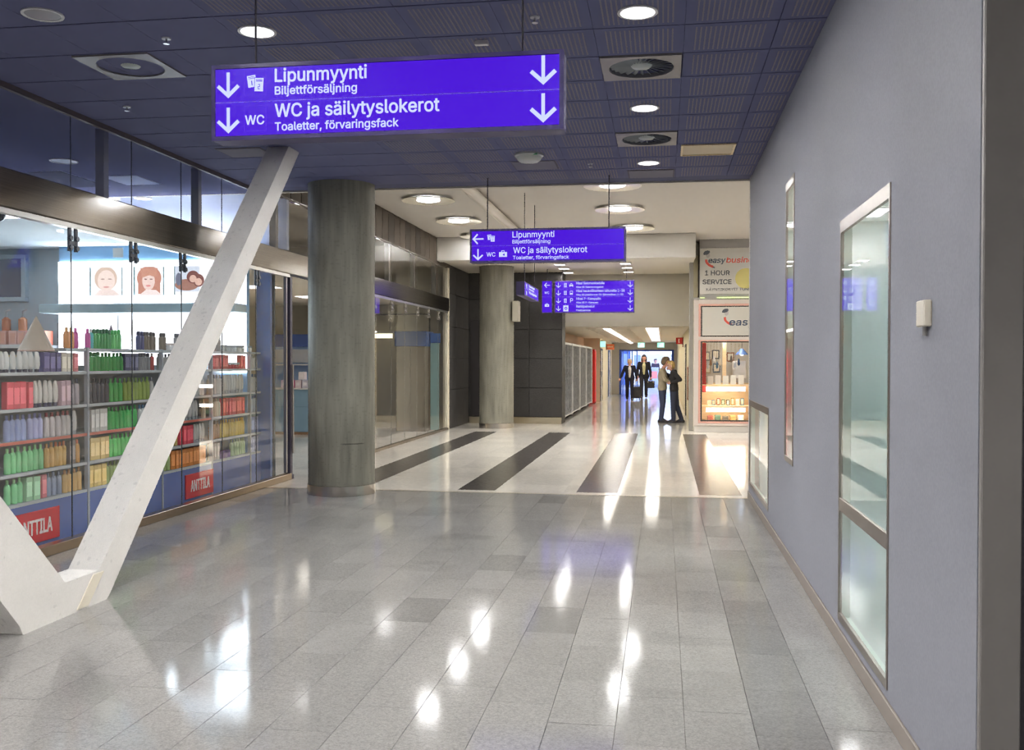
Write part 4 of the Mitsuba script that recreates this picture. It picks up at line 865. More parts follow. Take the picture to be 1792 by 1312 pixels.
for y, z0, z1, c, lab in ((27.2, .55, 1.45, (150, 96, 84), 'narrow reddish framed notice on the right corridor wall'), (25.2, 1.2, 1.6, (70, 60, 60), 'dark wall box on the right corridor wall above the couple')):
    k = thing('wall_notice', lab, 'notice')
    put(k, 'frame', bx(0.665, 0.69, y, y + .5, z0, z1, .004), ('satin', c)); put(k, 'sheet', bx(0.66, 0.667, y + .05, y + .45, z0 + .05, z1 - .05), ('satin', (206, 198, 172) if z0 < 1 else (110, 90, 84)))
k = thing('flag_sign', 'red projecting square sign high on the right corridor wall', 'sign')
put(k, 'plate', bx(0.44, 0.69, 34.0, 34.03, 2.20, 2.42, .004), ('satin', (188, 50, 46))); put(k, 'pictogram', bx(0.52, 0.56, 33.99, 34.0, 2.24, 2.38), ('satin', (230, 200, 196))); put(k, 'bracket', bx(0.66, 0.69, 33.98, 34.05, 2.1, 2.44), ('satin', (120, 60, 56)))
k = thing('flag_sign', 'orange projecting sign high on the left corridor wall', 'sign')
put(k, 'plate', bx(-2.46, -2.10, 43.0, 43.03, 2.12, 2.36, .004), ('satin', (214, 108, 66))); put(k, 'bracket', bx(-2.46, -2.43, 42.98, 43.05, 2.1, 2.38), ('satin', (120, 80, 60))); put(k, 'stripe', bx(-2.40, -2.16, 42.99, 43.0, 2.21, 2.27), ('satin', (232, 190, 160)))
# corridor lamps
k = thing('tube_lamp_row', 'long row of bright fluorescent tubes with crossbars along the corridor ceiling', 'ceiling light')
put(k, 'tray', bx(-1.62, -1.38, 26.3, 47.5, CORR_CEIL - .03, CORR_CEIL - .001), ('satin', (214, 206, 194)))
glow(k, 'tube', bx(-1.58, -1.42, 26.35, 47.4, CORR_CEIL - .06, CORR_CEIL - .03, .01), TUBE, 2.0)
for i in range(17):
    y = 26.6 + i * 1.25
    put(k, 'crossbar', bx(-2.07, -1.62, y, y + .05, CORR_CEIL - .035, CORR_CEIL - .001), ('satin', (226, 216, 204))); put(k, 'crossbar', bx(-1.38, -0.90, y, y + .05, CORR_CEIL - .035, CORR_CEIL - .001), ('satin', (226, 216, 204)))
k = thing('light_trough', 'wide bright light trough in the corridor ceiling on the right', 'ceiling light')
put(k, 'frame', cat(bx(-.51, -.47, 27, 44, CORR_CEIL - .03, CORR_CEIL), bx(-.12, -.08, 27, 44, CORR_CEIL - .03, CORR_CEIL)), ('satin', (214, 200, 176)))
glow(k, 'diffuser', bx(-.47, -.12, 27.05, 43.95, CORR_CEIL - .02, CORR_CEIL - .001), TROUGH, 2.0)
# far doors
d9 = struct('door_far', None, None, 'blue framed glass doors at the end of the corridor', 'door')
struct('wall_over_far_door', cat(bx(-2.5, 0.8, 47.95, 48.05, 2.17, CORR_CEIL), bx(0.52, 0.8, 47.95, 48.05, 0, 2.17), bx(-2.5, -2.09, 47.95, 48.05, 0, 2.17)), ('matte', (186, 176, 160)), 'beige wall over the far doors', 'wall')
put(d9, 'frame', cat(bx(-2.09, -1.99, 47.9, 48.0, 0, 2.17), bx(0.42, 0.52, 47.9, 48.0, 0, 2.17), bx(-1.99, 0.42, 47.9, 48.0, 2.10, 2.17)), ('satin', (44, 66, 140)))
for x in (-1.95, -1.72, -1.5, -1.27):
    put(d9, 'stile', bx(x, x + .05, 48.05, 48.10, 0.02, 2.10), ('satin', (120, 150, 214)))
put(d9, 'pane', trimesh.Trimesh([(-1.95, 48.11, .05), (-1.25, 48.11, .05), (-1.25, 48.11, 2.08), (-1.95, 48.11, 2.08)], [(0, 1, 2), (0, 2, 3)], process=False), 'glass')
for x, l in ((-1.02, 'green lit exit sign over the far doors, left one'), (-0.10, 'green lit exit sign over the far doors, right one')):
    k = thing('exit_sign', l, 'exit sign')
    put(k, 'case', bx(x - .17, x + .17, 47.0, 47.08, 2.26, 2.50, .006), ('satin', (200, 210, 204)))
    glow(k, 'face', bx(x - .16, x + .16, 46.99, 47.0, 2.27, 2.49), (.22, 1.5, .95), .1)
    run = union_all([Point(.02, .075).buffer(.018), LineString([(.01, .05), (-.015, -.01), (.02, -.05), (.0, -.085)]).buffer(.012), LineString([(-.015, -.01), (-.05, -.04), (-.08, -.03)]).buffer(.011), LineString([(.005, .045), (.05, .02)]).buffer(.01), sbox(.08, -.08, .12, .08)])
    glow(k, 'running_figure', stand(prism(run, .004), x, 46.99, 2.38), (1.6, 2.2, 1.9), .02)
k = thing('exit_sign', 'small green lit exit sign high on the left corridor wall', 'exit sign')
put(k, 'case', bx(-2.44, -2.22, 38.5, 38.56, 2.16, 2.40, .006), ('satin', (200, 210, 204))); glow(k, 'face', bx(-2.43, -2.23, 38.49, 38.5, 2.17, 2.39), (.22, 1.4, 1.0), .1)
put(k, 'bracket', tube((-2.33, 38.53, 2.40), (-2.33, 38.53, CORR_CEIL), .012), ('satin', (180, 180, 176)))
# the hall behind the doors
struct('wall_far_hall', cat(bx(-9, 8, 75, 75.2, 0, 5)), ('matte', (210, 214, 226)), 'pale wall of the bright hall behind the far doors', 'wall')
struct('wall_far_hall_left', bx(-9.2, -9, 48, 75, 0, 5), ('matte', (206, 214, 230)), 'left wall of the bright far hall', 'wall'); struct('wall_far_hall_right', bx(8, 8.2, 48, 75, 0, 5), ('matte', (206, 214, 230)), 'right wall of the bright far hall', 'wall')
struct('wall_far_hall_front', cat(bx(-9, -2.5, 48.1, 48.2, 0, 5), bx(.8, 8, 48.1, 48.2, 0, 5), bx(-2.5, .8, 48.1, 48.2, CORR_CEIL, 5)), ('matte', (206, 214, 230)), 'front wall of the far hall beside the doors', 'wall')
struct('ceiling_far_hall', bx(-9, 8, 48, 75.2, 4.0, 4.2), ('matte', (214, 218, 228)), 'pale ceiling of the far hall', 'ceiling')
for x in (-6.5, -1.0, 3.8):
    k = thing('hall_lamp', 'cool white ceiling lamp strip of the far hall', 'ceiling light', 'lamp strips of the far hall')
    put(k, 'frame', bx(x - .55, x + .55, 50, 73, 3.96, 3.99), ('satin', (220, 222, 226))); glow(k, 'diffuser', bx(x - .5, x + .5, 50.1, 72.9, 3.94, 3.965), FARHALL, 1.2)
k = thing('lit_board', 'cool white glowing board seen through the far doors', 'lit board')
put(k, 'frame', bx(-.82, .60, 58.04, 58.1, 2.0, 2.42), ('satin', (200, 206, 220))); glow(k, 'face', bx(-.78, .56, 58.0, 58.04, 2.04, 2.30), (2.4, 3.0, 3.6), .2)
put(k, 'post', cat(bx(.50, .56, 58.05, 58.1, 0, 2.0), bx(-.80, -.74, 58.05, 58.1, 2.4, 3.93), bx(.5, .56, 58.05, 58.1, 2.4, 3.93)), ('satin', (120, 140, 190)))
for x, h, c, l in ((-2.3, 2.6, (60, 84, 150), 'tall blue poster stand in the far hall, left'), (-1.55, 2.5, (222, 226, 236), 'white poster stand in the far hall, middle'), (-0.55, 1.25, (150, 156, 186), 'low greyish kiosk in the far hall, right')):
    k = thing('poster_stand', l, 'stand')
    put(k, 'board', bx(x - .3, x + .3, 61, 61.1, .15, h, .01), ('satin', c)); put(k, 'print', bx(x - .2, x + .2, 60.99, 61, h * .45, h * .8), ('satin', (120, 140, 190) if h > 2 else (210, 120, 110))); put(k, 'foot', bx(x - .35, x + .35, 60.8, 61.3, 0, .15), ('satin', (130, 136, 150)))

# ================================================================== KIOSK
KX, KY = 0.69, 22.6
kk = thing('kiosk', 'white framed display kiosk with a lit shop window right of the corridor', 'kiosk')
put(kk, 'plinth', bx(KX + .01, 3.2, KY + .02, KY + 2.4, 0, .15, .004), ('satin', (196, 192, 186)))
put(kk, 'frame', cat(bx(KX, KX + .105, KY - .01, KY + .1, .15, 3.0, .004), bx(KX + .105, 3.2, KY - .01, KY + .1, 2.905, 3.0, .004), bx(KX + .105, 3.2, KY - .01, KY + .1, .15, .205, .004), bx(KX + .105, 3.2, KY - .01, KY + .1, 2.09, 2.165, .004)), ('satin', (204, 194, 187)), label='white outer frame')
put(kk, 'pink_line', cat(bx(KX + .105, KX + .155, KY - .004, KY + .06, .205, 2.905), bx(KX + .155, 3.2, KY - .004, KY + .06, 2.86, 2.905), bx(KX + .155, 3.2, KY - .004, KY + .06, .205, .25), bx(KX + .155, 3.2, KY - .004, KY + .06, 2.06, 2.09)), ('satin', (206, 160, 146)), label='thin pink line inside the frame')
put(kk, 'gasket', cat(bx(KX + .155, KX + .185, KY - .002, KY + .05, .25, 2.06), bx(KX + .185, 3.2, KY - .002, KY + .05, .25, .28), bx(KX + .185, 3.2, KY - .002, KY + .05, 2.035, 2.06), bx(KX + .155, KX + .185, KY - .002, KY + .05, 2.165, 2.86), bx(KX + .185, 3.2, KY - .002, KY + .05, 2.165, 2.19), bx(KX + .185, 3.2, KY - .002, KY + .05, 2.835, 2.86)), ('satin', (48, 42, 40)), label='black gasket')
put(kk, 'pane', trimesh.Trimesh([(KX + .185, KY + .02, .28), (3.2, KY + .02, .28), (3.2, KY + .02, 2.035), (KX + .185, KY + .02, 2.035)], [(0, 1, 2), (0, 2, 3)], process=False), 'glass')
put(kk, 'side_pane', sheet(KX + .02, KY + .1, KY + 2.35, .15, 2.95), 'glass', label='glass side wall')
put(kk, 'side_post', bx(KX, KX + .05, KY + 2.35, KY + 2.4, 0, 3.0), ('satin', (120, 140, 136)))
put(kk, 'roof', bx(KX, 3.2, KY - .01, KY + 2.4, 3.0, 3.05), ('satin', (150, 146, 142)))
put(kk, 'back_wall', bx(KX + .1, 3.2, KY + 1.2, KY + 1.25, .15, 2.3), 'wood', label='wooden back wall'); put(kk, 'inner_ceiling', bx(KX + .1, 3.2, KY + .1, KY + 1.2, 2.25, 2.3), ('satin', (226, 216, 200)))
put(kk, 'peg_board', bx(KX + .3, 3.15, KY + 1.17, KY + 1.2, 1.1, 2.24), ('satin', (186, 184, 178)), label='pale board on the back wall')
put(kk, 'wood_post', bx(1.36, 1.45, KY + .55, KY + .62, 1.15, 2.25, .004), 'wood', label='wooden post'); put(kk, 'red_curtain', bx(KX + .20, KX + .29, KY + .25, KY + .32, .9, 2.03, .01), ('matte', (140, 44, 40)), label='dark red strip at the left')
for z, d in ((1.06, .85), (.58, .9), (.22, .95)):
    put(kk, 'shelf', bx(KX + .2, 3.15, KY + .12, KY + d, z, z + .02), 'wood')
put(kk, 'shelf_front', bx(KX + .2, 3.15, KY + 1.0, KY + 1.02, .25, 1.06), 'wood')
for z in (.98, .505):
    t = put(kk, 'tube_holder', bx(.98, 1.86, KY + .14, KY + .2, z + .03, z + .06), ('satin', (220, 214, 200)))
    glow(kk, 'tube_lamp', tube((.98, KY + .17, z), (1.85, KY + .17, z), .05, 16), KIOSK_TUBE, .8)
glow(kk, 'lower_tray_light', bx(1.0, 1.85, KY + .3, KY + .5, 2.235, 2.249), (26, 24, 20), .6, label='lamp above the display')
put(kk, 'fascia', bx(KX + .12, 3.2, KY - .005, KY + .1, 3.05, WHITE_CEIL), ('satin', (150, 148, 146)), label='grey fascia up to the ceiling')
put(kk, 'header_board', bx(KX + .185, 3.2, KY - .0, KY + .04, 2.19, 2.835), ('satin', (196, 193, 185)), label='white board above the glass')
put(kk, 'sign_board', bx(KX + .13, 3.1, KY - .03, KY - .006, 3.12, 4.16, .003), ('satin', (196, 194, 188)), label='white sign board with black and red print')
glow(kk, 'green_strip', cat(bx(.83, .93, KY - .025, KY - .01, 3.035, 3.055), bx(1.2, 1.95, KY - .025, KY - .01, 3.035, 3.055)), (.75, 1.2, .12), .05, label='yellow green lit strip')
def kprint(part, m, x, z, c, y): put(kk, part, stand(m, x, y, z), ('satin', c))
def ktext(t, x, z, h, w, c, y, sl=0.0, bold=True):
    m = lettering(t, h, w, bold)
    if sl: m.vertices = np.c_[m.vertices[:, 0] + sl * m.vertices[:, 1], m.vertices[:, 1], m.vertices[:, 2]]
    kprint('lettering', m, x, z, c, y)
YB = KY - .03
def logo(x, z, s, y, tail):
    kprint('logo_cap', prism(affinity.translate(affinity.scale(union_all([affinity.rotate(E_(0, 0, .30, .17), 18), affinity.rotate(E_(-.12, -.06, .2, .13), 24)]), s, s, origin=(0, 0)), 0, 0), .002), x, z, (62, 66, 74), y)
    kprint('logo_face', prism(affinity.scale(E_(.10, -.22, .19, .25), s, s, origin=(0, 0)), .0015), x, z, (176, 170, 168), y)
    kprint('logo_arm', prism(affinity.scale(LineString([(-.06, -.62), (-.02, -.88), (.2, -1.12), (.56, -1.3)]).buffer(.10, cap_style=2), s, s, origin=(0, 0)), .002), x, z, (208, 82, 66), y)
    kprint('logo_tip', prism(affinity.scale(affinity.rotate(sbox(.54, -1.40, .72, -1.28), -20), s, s, origin=(0, 0)), .002), x, z, (60, 62, 72), y)
logo(.97, 4.06, .25, YB, 0); ktext('easy', 1.0, 3.83, .115, .37, (52, 62, 80), YB, .18); ktext('business', 1.40, 3.83, .115, .78, (206, 84, 70), YB, .18)
ktext('1 HOUR', .93, 3.55, .10, .55, (58, 60, 66), YB); ktext('SERVICE', .88, 3.35, .10, .64, (58, 60, 66), YB); ktext('KÄYNTIKORTIT TUNNISSA', .96, 3.20, .055, 1.22, (96, 96, 96), YB)
kprint('printed_globe', prism(Point(0, 0).buffer(.23, quad_segs=14), .0015), 1.83, 3.47, (206, 196, 120), YB)
logo(1.39, 2.75, .24, KY, 0); ktext('easybusiness', 1.47, 2.42, .15, 1.6, (52, 62, 84), KY, .12)
# goods in the kiosk window
kr = random.Random(3)
cols = [((70, 66, 60), 'dark'), ((150, 120, 70), 'brass coloured'), ((210, 206, 196), 'white'), ((90, 110, 130), 'blue grey'), ((120, 60, 50), 'brown'), ((60, 90, 80), 'green')]
for row, (z, n, hh, cat_, lab) in enumerate(((1.081, 5, .22, 'card', 'upper shelf of the kiosk window'), (.601, 8, .15, 'frame', 'middle shelf of the kiosk window'), (.241, 5, .13, 'box', 'lowest shelf of the kiosk window'))):
    for i in range(n):
        x = 1.0 + (i + .5) * (.86 / n); c, cn = cols[(i + row * 2) % 6]; w = .86 / n * .36; h = hh * kr.uniform(.75, 1.1); y = KY + .42 + .05 * (i % 2)
        if cat_ == 'card':
            k = thing('display_card', f'white folded card on the {lab}, number {("one", "two", "three", "four", "five")[i]} from the left', 'card')
            put(k, 'leaf', bx(x - w, x + w, y, y + .006, z, z + h), ('satin', (222, 220, 212))); put(k, 'back_leaf', bx(x - w, x + w, y + .05, y + .056, z, z + h * .9), ('satin', (206, 204, 198)))
        elif cat_ == 'frame':
            k = thing('picture_frame', f'{cn} frame on the {lab}, {("first", "second", "third", "fourth", "fifth", "sixth", "seventh", "eighth")[i]} from the left', 'picture frame')
            put(k, 'frame', cat(bx(x - w, x - w * .7, y, y + .015, z, z + h), bx(x + w * .7, x + w, y, y + .015, z, z + h), bx(x - w, x + w, y, y + .015, z, z + h * .12), bx(x - w, x + w, y, y + .015, z + h * .88, z + h)), ('satin', c)); put(k, 'picture', bx(x - w * .7, x + w * .7, y + .006, y + .012, z + h * .12, z + h * .88), ('satin', (214, 200, 170)))
        else:
            k = thing('gift_case', f'{cn} case on the {lab}, {("first", "second", "third", "fourth", "fifth")[i]} from the left', 'box')
            put(k, 'base', bx(x - w, x + w, y, y + .1, z, z + h * .7, .004), ('satin', c)); put(k, 'lid', bx(x - w - .003, x + w + .003, y - .003, y + .103, z + h * .7, z + h, .004), ('satin', tuple(min(255, v + 20) for v in c)))
for i, (x, c, l) in enumerate(((1.02, (190, 196, 200), 'silver'), (1.09, (150, 120, 90), 'bronze'), (1.16, (210, 210, 206), 'white'), (1.23, (90, 130, 160), 'blue'), (1.30, (200, 190, 170), 'pale gold'), (1.55, (120, 110, 100), 'dark'), (1.63, (170, 174, 180), 'grey'), (1.72, (60, 90, 140), 'navy'))):
    k = thing('hanging_ornament', f'{l} ornament hanging in the kiosk window, {("first", "second", "third", "fourth", "fifth", "sixth", "seventh", "eighth")[i]} from the left', 'ornament')
    zb = 1.55 + .07 * (i % 3)
    put(k, 'pendant', lathe([(0, zb - .12), (.03, zb - .08), (.022, zb), (.008, zb + .05), (0, zb + .05)], 12, (x, KY + .35 + .05 * (i % 2), 0)), ('chrome' if i % 2 else 'gloss', c), 40); put(k, 'cord', tube((x, KY + .35 + .05 * (i % 2), zb + .04), (x, KY + .35 + .05 * (i % 2), 2.2345), .004, 6), ('satin', (150, 140, 120)))
for i, (x, z, c, l) in enumerate(((1.02, 1.62, (120, 126, 130), 'grey, upper left'), (1.24, 1.66, (70, 74, 80), 'dark, upper middle'), (1.04, 1.32, (160, 150, 130), 'tan, lower left'), (1.26, 1.34, (96, 110, 126), 'blue grey, lower middle'), (1.58, 1.60, (130, 90, 70), 'brown, right of the wooden post'))):
    k = thing('wall_picture', f'small framed picture on the pale board inside the kiosk, {l}', 'picture')
    put(k, 'frame', bx(x - .085, x + .085, KY + 1.15, KY + 1.17, z, z + .22, .003), ('satin', c)); put(k, 'print', bx(x - .06, x + .06, KY + 1.146, KY + 1.15, z + .03, z + .19), ('satin', (216, 212, 200)))
k = thing('desk_lamp', 'blue shaded lamp hanging inside the kiosk window at its right side', 'lamp')
put(k, 'shade', lathe([(.03, .14), (.15, 0.0), (.146, 0.0), (.026, .136), (.03, .14)], 24, (1.80, KY + .56, 1.76)), ('satin', (60, 96, 160)), 40); put(k, 'cord', tube((1.80, KY + .56, 1.9), (1.80, KY + .56, 2.249), .006), ('satin', (60, 60, 66))); glow(k, 'bulb', trimesh.creation.icosphere(2, .045).apply_translation((1.80, KY + .56, 1.78)), (6, 7, 8), .1)
k = thing('kiosk_chair', 'pale office chair back inside the kiosk window', 'chair')
put(k, 'backrest', bx(1.60, 1.92, KY + .75, KY + .8, 1.2, 1.62, .02), ('satin', (206, 204, 200))); put(k, 'post', bx(1.74, 1.78, KY + .78, KY + .81, 1.081, 1.25), ('metal', (150, 150, 150)))

# ================================================================== PEOPLE
def caps(a, ra, b, rb, n=14):
    S = lambda p, r: m3.Manifold.sphere(float(r), n).translate(tuple(float(v) for v in p))
    return m3.Manifold.batch_hull([S(a, ra), S(b, rb)])
def hull(*ps): return m3.Manifold.batch_hull([m3.Manifold.sphere(float(r), 14).translate(tuple(float(v) for v in p)) for p, r in ps])
def smoothed(parts, edge=0.02, it=6):
    m = parts[0]
    for p in parts[1:]: m = m + p
    t = arr(m.refine_to_length(edge)); t.merge_vertices()
    trimesh.smoothing.filter_taubin(t, iterations=it); return t
def person(label, pos, yaw, J, jacket, trousers, shoes, hair, skin=(206, 158, 136), shirt=None, scale=1.0, long_hair=False, skirt=0.0):
    """J: joints in metres, the figure facing -y with +x to its left hand's side as the viewer sees it; one body mesh with clothes and hair as children."""
    k = thing('person', label, 'person')
    M = trimesh.transformations.translation_matrix(pos) @ trimesh.transformations.rotation_matrix(yaw, [0, 0, 1]) @ trimesh.transformations.scale_matrix(scale)
    P = {n: np.array(v, float) for n, v in J.items()}
    def done(part, parts, mat, lab=None, edge=0.02, it=6):
        t = smoothed(parts, edge, it); t.apply_transform(M); put(k, part, t, mat, True, label=lab)
    hd, nk, ch, pv = P['head'], P['neck'], P['chest'], P['pelvis']
    look = np.array(J.get('look', (0, -1, 0)), float); look /= np.linalg.norm(look)
    sideways = np.cross(look, (0, 0, 1)); sideways /= np.linalg.norm(sideways); upv = np.cross(sideways, look)
    at = lambda s, f, u: hd + sideways * s + look * f + upv * u
    body = [hull((at(0, -.015, .035), .088), (at(0, .02, .03), .078), (at(0, .028, -.06), .052), (at(0, -.02, -.02), .075)),
            hull((at(0, .098, .005), .010), (at(0, .112, -.022), .014)), hull((at(0, .092, -.062), .018), (at(0, .082, -.07), .02)), hull((at(0, .088, -.09), .022), (at(0, .07, -.095), .02)),
            hull((at(.088, -.01, .01), .016), (at(.086, -.012, -.03), .012)), hull((at(-.088, -.01, .01), .016), (at(-.086, -.012, -.03), .012)), caps(nk, .055, hd + upv * -.07, .05), hull((nk + (0, 0, -.06), .065), (ch, .11), (pv, .10))]
    for s in 'lr':
        sh, el, wr, hp, kn, an = (P[q + s] for q in ('sh', 'el', 'wr', 'hip', 'kn', 'an'))
        fwd = np.array(J.get('toe' + s, (0, -1, 0)), float); fwd /= np.linalg.norm(fwd)
        body += [caps(nk + (0, 0, -.05), .05, sh, .055), caps(sh, .052, el, .04), caps(el, .04, wr, .027), caps(pv, .09, hp, .085), caps(hp, .085, kn, .055), caps(kn, .055, an, .038), hull((an, .038), (an + fwd * .15 + (0, 0, -.05), .03), (an - fwd * .05 + (0, 0, -.045), .032))]
        d = (wr - el) / np.linalg.norm(wr - el); sd = np.cross(d, (0, 1, 0.3)); sd /= np.linalg.norm(sd); nn = np.cross(sd, d)
        pal = wr + d * .085
        body += [hull((wr, .024), (pal + sd * .026, .015), (pal - sd * .026, .015), (wr + d * .03, .028))]
        for f, (o, L) in enumerate(((-.030, .060), (-.010, .070), (.010, .066), (.030, .052))):
            a = pal + sd * o; m1 = a + d * L * .5 + nn * .008; m2 = m1 + d * L * .38 + nn * .022
            body += [caps(a, .0105, m1, .0095, 8), caps(m1, .0095, m2, .008, 8)]
        th = wr + d * .035 - sd * .03
        body += [caps(th, .013, th + d * .04 - sd * .022 + nn * .012, .0105, 8), caps(th + d * .04 - sd * .022 + nn * .012, .0105, th + d * .07 - sd * .018 + nn * .026, .009, 8)]
    done('body', body, ('satin', skin), edge=.014, it=4)
    for s in (-1, 1):
        put(k, 'eye', arr(m3.Manifold.sphere(.011, 12).translate(tuple(at(s * .033, .085, .012)))).apply_transform(M), ('gloss', (44, 36, 34)), True)
    put(k, 'mouth', arr(hull((at(-.02, .098, -.062), .006), (at(.02, .098, -.062), .006))).apply_transform(M), ('satin', (168, 92, 86)), True)
    hr = [hull((at(0, -.03, .055), .098), (at(0, .03, .085), .07), (at(0, -.05, -.01), .085)), hull((at(.07, -.02, .03), .035), (at(.068, -.03, -.03), .03)), hull((at(-.07, -.02, .03), .035), (at(-.068, -.03, -.03), .03))]
    if long_hair: hr += [hull((at(.06, -.05, .0), .055), (at(.07, -.045, -.17), .045), (at(0, -.08, -.17), .055)), hull((at(-.06, -.05, .0), .055), (at(-.07, -.045, -.17), .045), (at(0, -.08, -.17), .055))]
    done('hair', hr, ('satin', hair), edge=.018, it=5)
    fr = np.array(J.get('front', (0, -1, 0)), float)
    jk = [hull((nk + (0, 0, -.075), .07), (P['shl'] + (0, 0, -.01), .064), (P['shr'] + (0, 0, -.01), .064), (ch, .135), ((ch + pv) / 2 + (.07, 0, 0), .10), ((ch + pv) / 2 - (.07, 0, 0), .10)), hull(((ch + pv) / 2 + (.07, 0, 0), .10), ((ch + pv) / 2 - (.07, 0, 0), .10), (P['hipl'] + (.01, 0, .02 - skirt), .115), (P['hipr'] + (-.01, 0, .02 - skirt), .115))]
    for s in 'lr': jk += [caps(P['sh' + s], .068, P['el' + s], .058), caps(P['el' + s], .058, P['wr' + s] * .93 + P['el' + s] * .07, .046)]
    done('jacket', jk, ('matte', jacket))
    if shirt: done('shirt', [hull((nk + fr * .04 + (0, 0, -.05), .045), (ch + fr * .108 + (.035, 0, .06), .04), (ch + fr * .108 + (-.035, 0, .06), .04), ((ch + pv) / 2 + fr * .085, .05), (pv + fr * .092 + (0, 0, .02), .045))], ('matte', shirt), 'pale shirt front')
    tr = [hull((P['hipl'], .105), (P['hipr'], .105), (pv + (0, 0, .06), .11))]
    for s in 'lr': tr += [caps(P['hip' + s], .102, P['kn' + s], .072), caps(P['kn' + s], .072, P['an' + s] + (0, 0, .0), .062)]
    done('trousers', tr, ('matte', trousers))
    for s in 'lr':
        an = P['an' + s]; fwd = np.array(J.get('toe' + s, (0, -1, 0)), float); fwd /= np.linalg.norm(fwd)
        z = an[2]
        sole = m3.Manifold.batch_hull([m3.Manifold.cylinder(.03, .045, .05, 14).translate(tuple(np.array((*(an + fwd * .15)[:2], z - .08)))), m3.Manifold.cylinder(.05, .045, .045, 14).translate(tuple(np.array((*(an - fwd * .045)[:2], z - .08)))), m3.Manifold.sphere(.045, 12).translate(tuple(an + fwd * .02))])
        put(k, 'shoe', arr(sole).apply_transform(M), ('satin', shoes), 40)
    return k, M

STAND = dict(head=(0, -.02, 1.63), neck=(0, 0, 1.49), chest=(0, 0, 1.27), pelvis=(0, 0, .98), shl=(.185, 0, 1.43), shr=(-.185, 0, 1.43), ell=(.24, .03, 1.15), elr=(-.24, .03, 1.15), wrl=(.25, -.06, .90), wrr=(-.25, -.06, .90),
             hipl=(.095, 0, .93), hipr=(-.095, 0, .93), knl=(.10, -.02, .50), knr=(-.10, -.02, .50), anl=(.10, .02, .085), anr=(-.10, .02, .085))
walkA = {**STAND, 'knl': (.10, -.16, .51), 'anl': (.10, -.20, .09), 'knr': (-.10, .02, .50), 'anr': (-.10, .26, .12), 'elr': (-.30, .02, 1.16), 'wrr': (-.39, -.08, .95), 'ell': (.27, .06, 1.16), 'wrl': (.30, .16, .93), 'toer': (0, -1, -.15)}
person('walking person in a dark suit pulling a small suitcase along the corridor', (-1.36, 40.9, 0), 0.06, walkA, (34, 36, 50), (36, 36, 46), (26, 24, 26), (196, 176, 150), (214, 168, 150), (206, 204, 206), .965)
walkB = {**STAND, 'knr': (-.09, -.15, .51), 'anr': (-.09, -.17, .085), 'knl': (.09, .02, .5), 'anl': (.09, .22, .11), 'elr': (-.26, .04, 1.15), 'wrr': (-.25, -.08, .92), 'ell': (.25, .02, 1.14), 'wrl': (.275, -.04, .87)}
person('walking person with long dark hair and a briefcase, right of the two in the corridor', (-0.82, 43.4, 0), 0.0, walkB, (38, 38, 44), (50, 50, 58), (30, 28, 28), (62, 50, 46), (206, 150, 130), (196, 190, 150), 1.07, True, .06)
# pulled suitcase and briefcase
k = thing('trolley_suitcase', 'dark wheeled suitcase pulled by the walking person on the left', 'suitcase')
put(k, 'case', bx(-.18, .18, -.11, .11, .07, .55, .04).apply_transform(trimesh.transformations.translation_matrix((-1.09, 41.25, 0))), ('satin', (36, 36, 40)), 30)
put(k, 'pocket', bx(-1.24, -.94, 41.118, 41.142, .13, .40, .012), ('satin', (50, 48, 50)))
for x in (-1.22, -.96): put(k, 'wheel', tube((x - .015, 41.23, .045), (x + .015, 41.23, .045), .045, 20), ('matte', (20, 20, 22)), 40)
put(k, 'handle', cat(tube((-1.15, 41.25, .55), (-1.10, 41.10, .86), .009), tube((-1.03, 41.25, .55), (-1.02, 41.10, .86), .009), tube((-1.11, 41.10, .86), (-1.01, 41.10, .86), .013)), ('metal', (120, 120, 126)))
k = thing('briefcase', 'dark briefcase carried by the walking person on the right', 'briefcase')
bm = np.array([-.82 + .295, 43.33, .80])
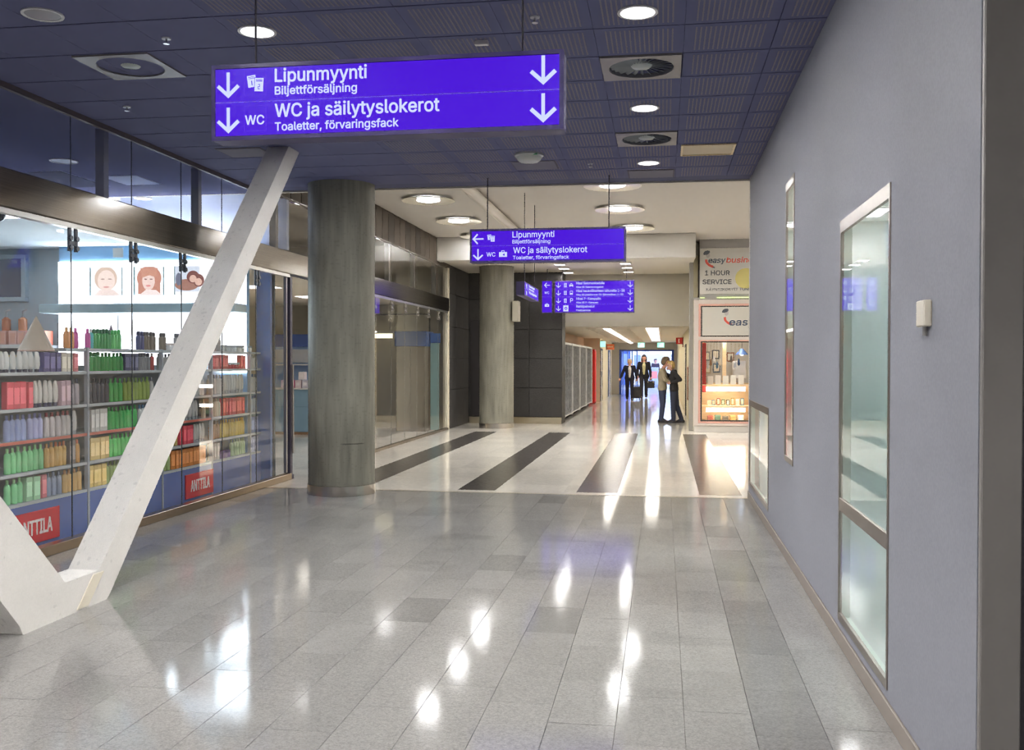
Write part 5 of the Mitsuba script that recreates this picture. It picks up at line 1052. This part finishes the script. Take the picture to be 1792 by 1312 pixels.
put(k, 'case', bx(-.17, .17, -.05, .05, -.36, -.05, .02).apply_translation(bm), ('satin', (32, 32, 40)), 30); put(k, 'handle', cat(tube(bm + (-.07, 0, -.05), bm + (-.05, 0, .0), .009), tube(bm + (.07, 0, -.05), bm + (.05, 0, 0), .009), tube(bm + (-.05, 0, 0), bm + (.05, 0, 0), .011)), ('satin', (26, 26, 30)))
for s in (-1, 1): put(k, 'clasp', bx(s * .12 - .02, s * .12 + .02, -.056, -.048, -.12, -.07).apply_translation(bm), ('metal', (170, 160, 130)))
# the embracing couple; in their own frame each looks along -y
man = {**STAND, 'head': (.0, -.09, 1.66), 'look': (.35, -1, -.12), 'neck': (0, -.03, 1.50), 'elr': (-.27, -.10, 1.18), 'wrr': (-.16, -.27, 1.10), 'ell': (.27, -.10, 1.2), 'wrl': (.17, -.27, 1.16), 'anl': (.11, .05, .085), 'anr': (-.10, .02, .085), 'knl': (.11, .0, .5)}
person('person with short brown hair and beige jacket, left of the embracing pair by the kiosk', (-0.01, 26.08, 0), math.radians(82), man, (168, 158, 136), (62, 68, 92), (40, 38, 42), (104, 88, 70), (214, 166, 146), None, .955)
woman = {**STAND, 'head': (.03, -.10, 1.60), 'look': (.5, -1, .05), 'neck': (0, -.04, 1.47), 'chest': (0, -.01, 1.25), 'elr': (-.27, -.08, 1.27), 'wrr': (-.10, -.30, 1.40), 'ell': (.24, .20, 1.22), 'wrl': (.19, -.05, 1.14), 'knr': (-.10, .06, .5), 'anr': (-.14, .20, .085), 'knl': (.09, -.01, .5), 'anl': (.09, .0, .085)}
person('person with blond hair and dark jacket, right of the embracing pair by the kiosk', (0.29, 25.93, 0), math.radians(-98), woman, (44, 43, 46), (54, 58, 74), (36, 34, 38), (190, 160, 104), (216, 170, 150), None, .93)
person('distant person in dark clothes beyond the far doors', (-0.46, 62.0, 0), 0.4, STAND, (60, 52, 64), (52, 48, 62), (30, 30, 34), (60, 50, 46), (200, 150, 130))

for _k, _v in labels.items():
    if 'label' in _v and '__' not in _k and len(_v['label'].split()) > 16: _v['label'] = ' '.join(_v['label'].split()[:16])
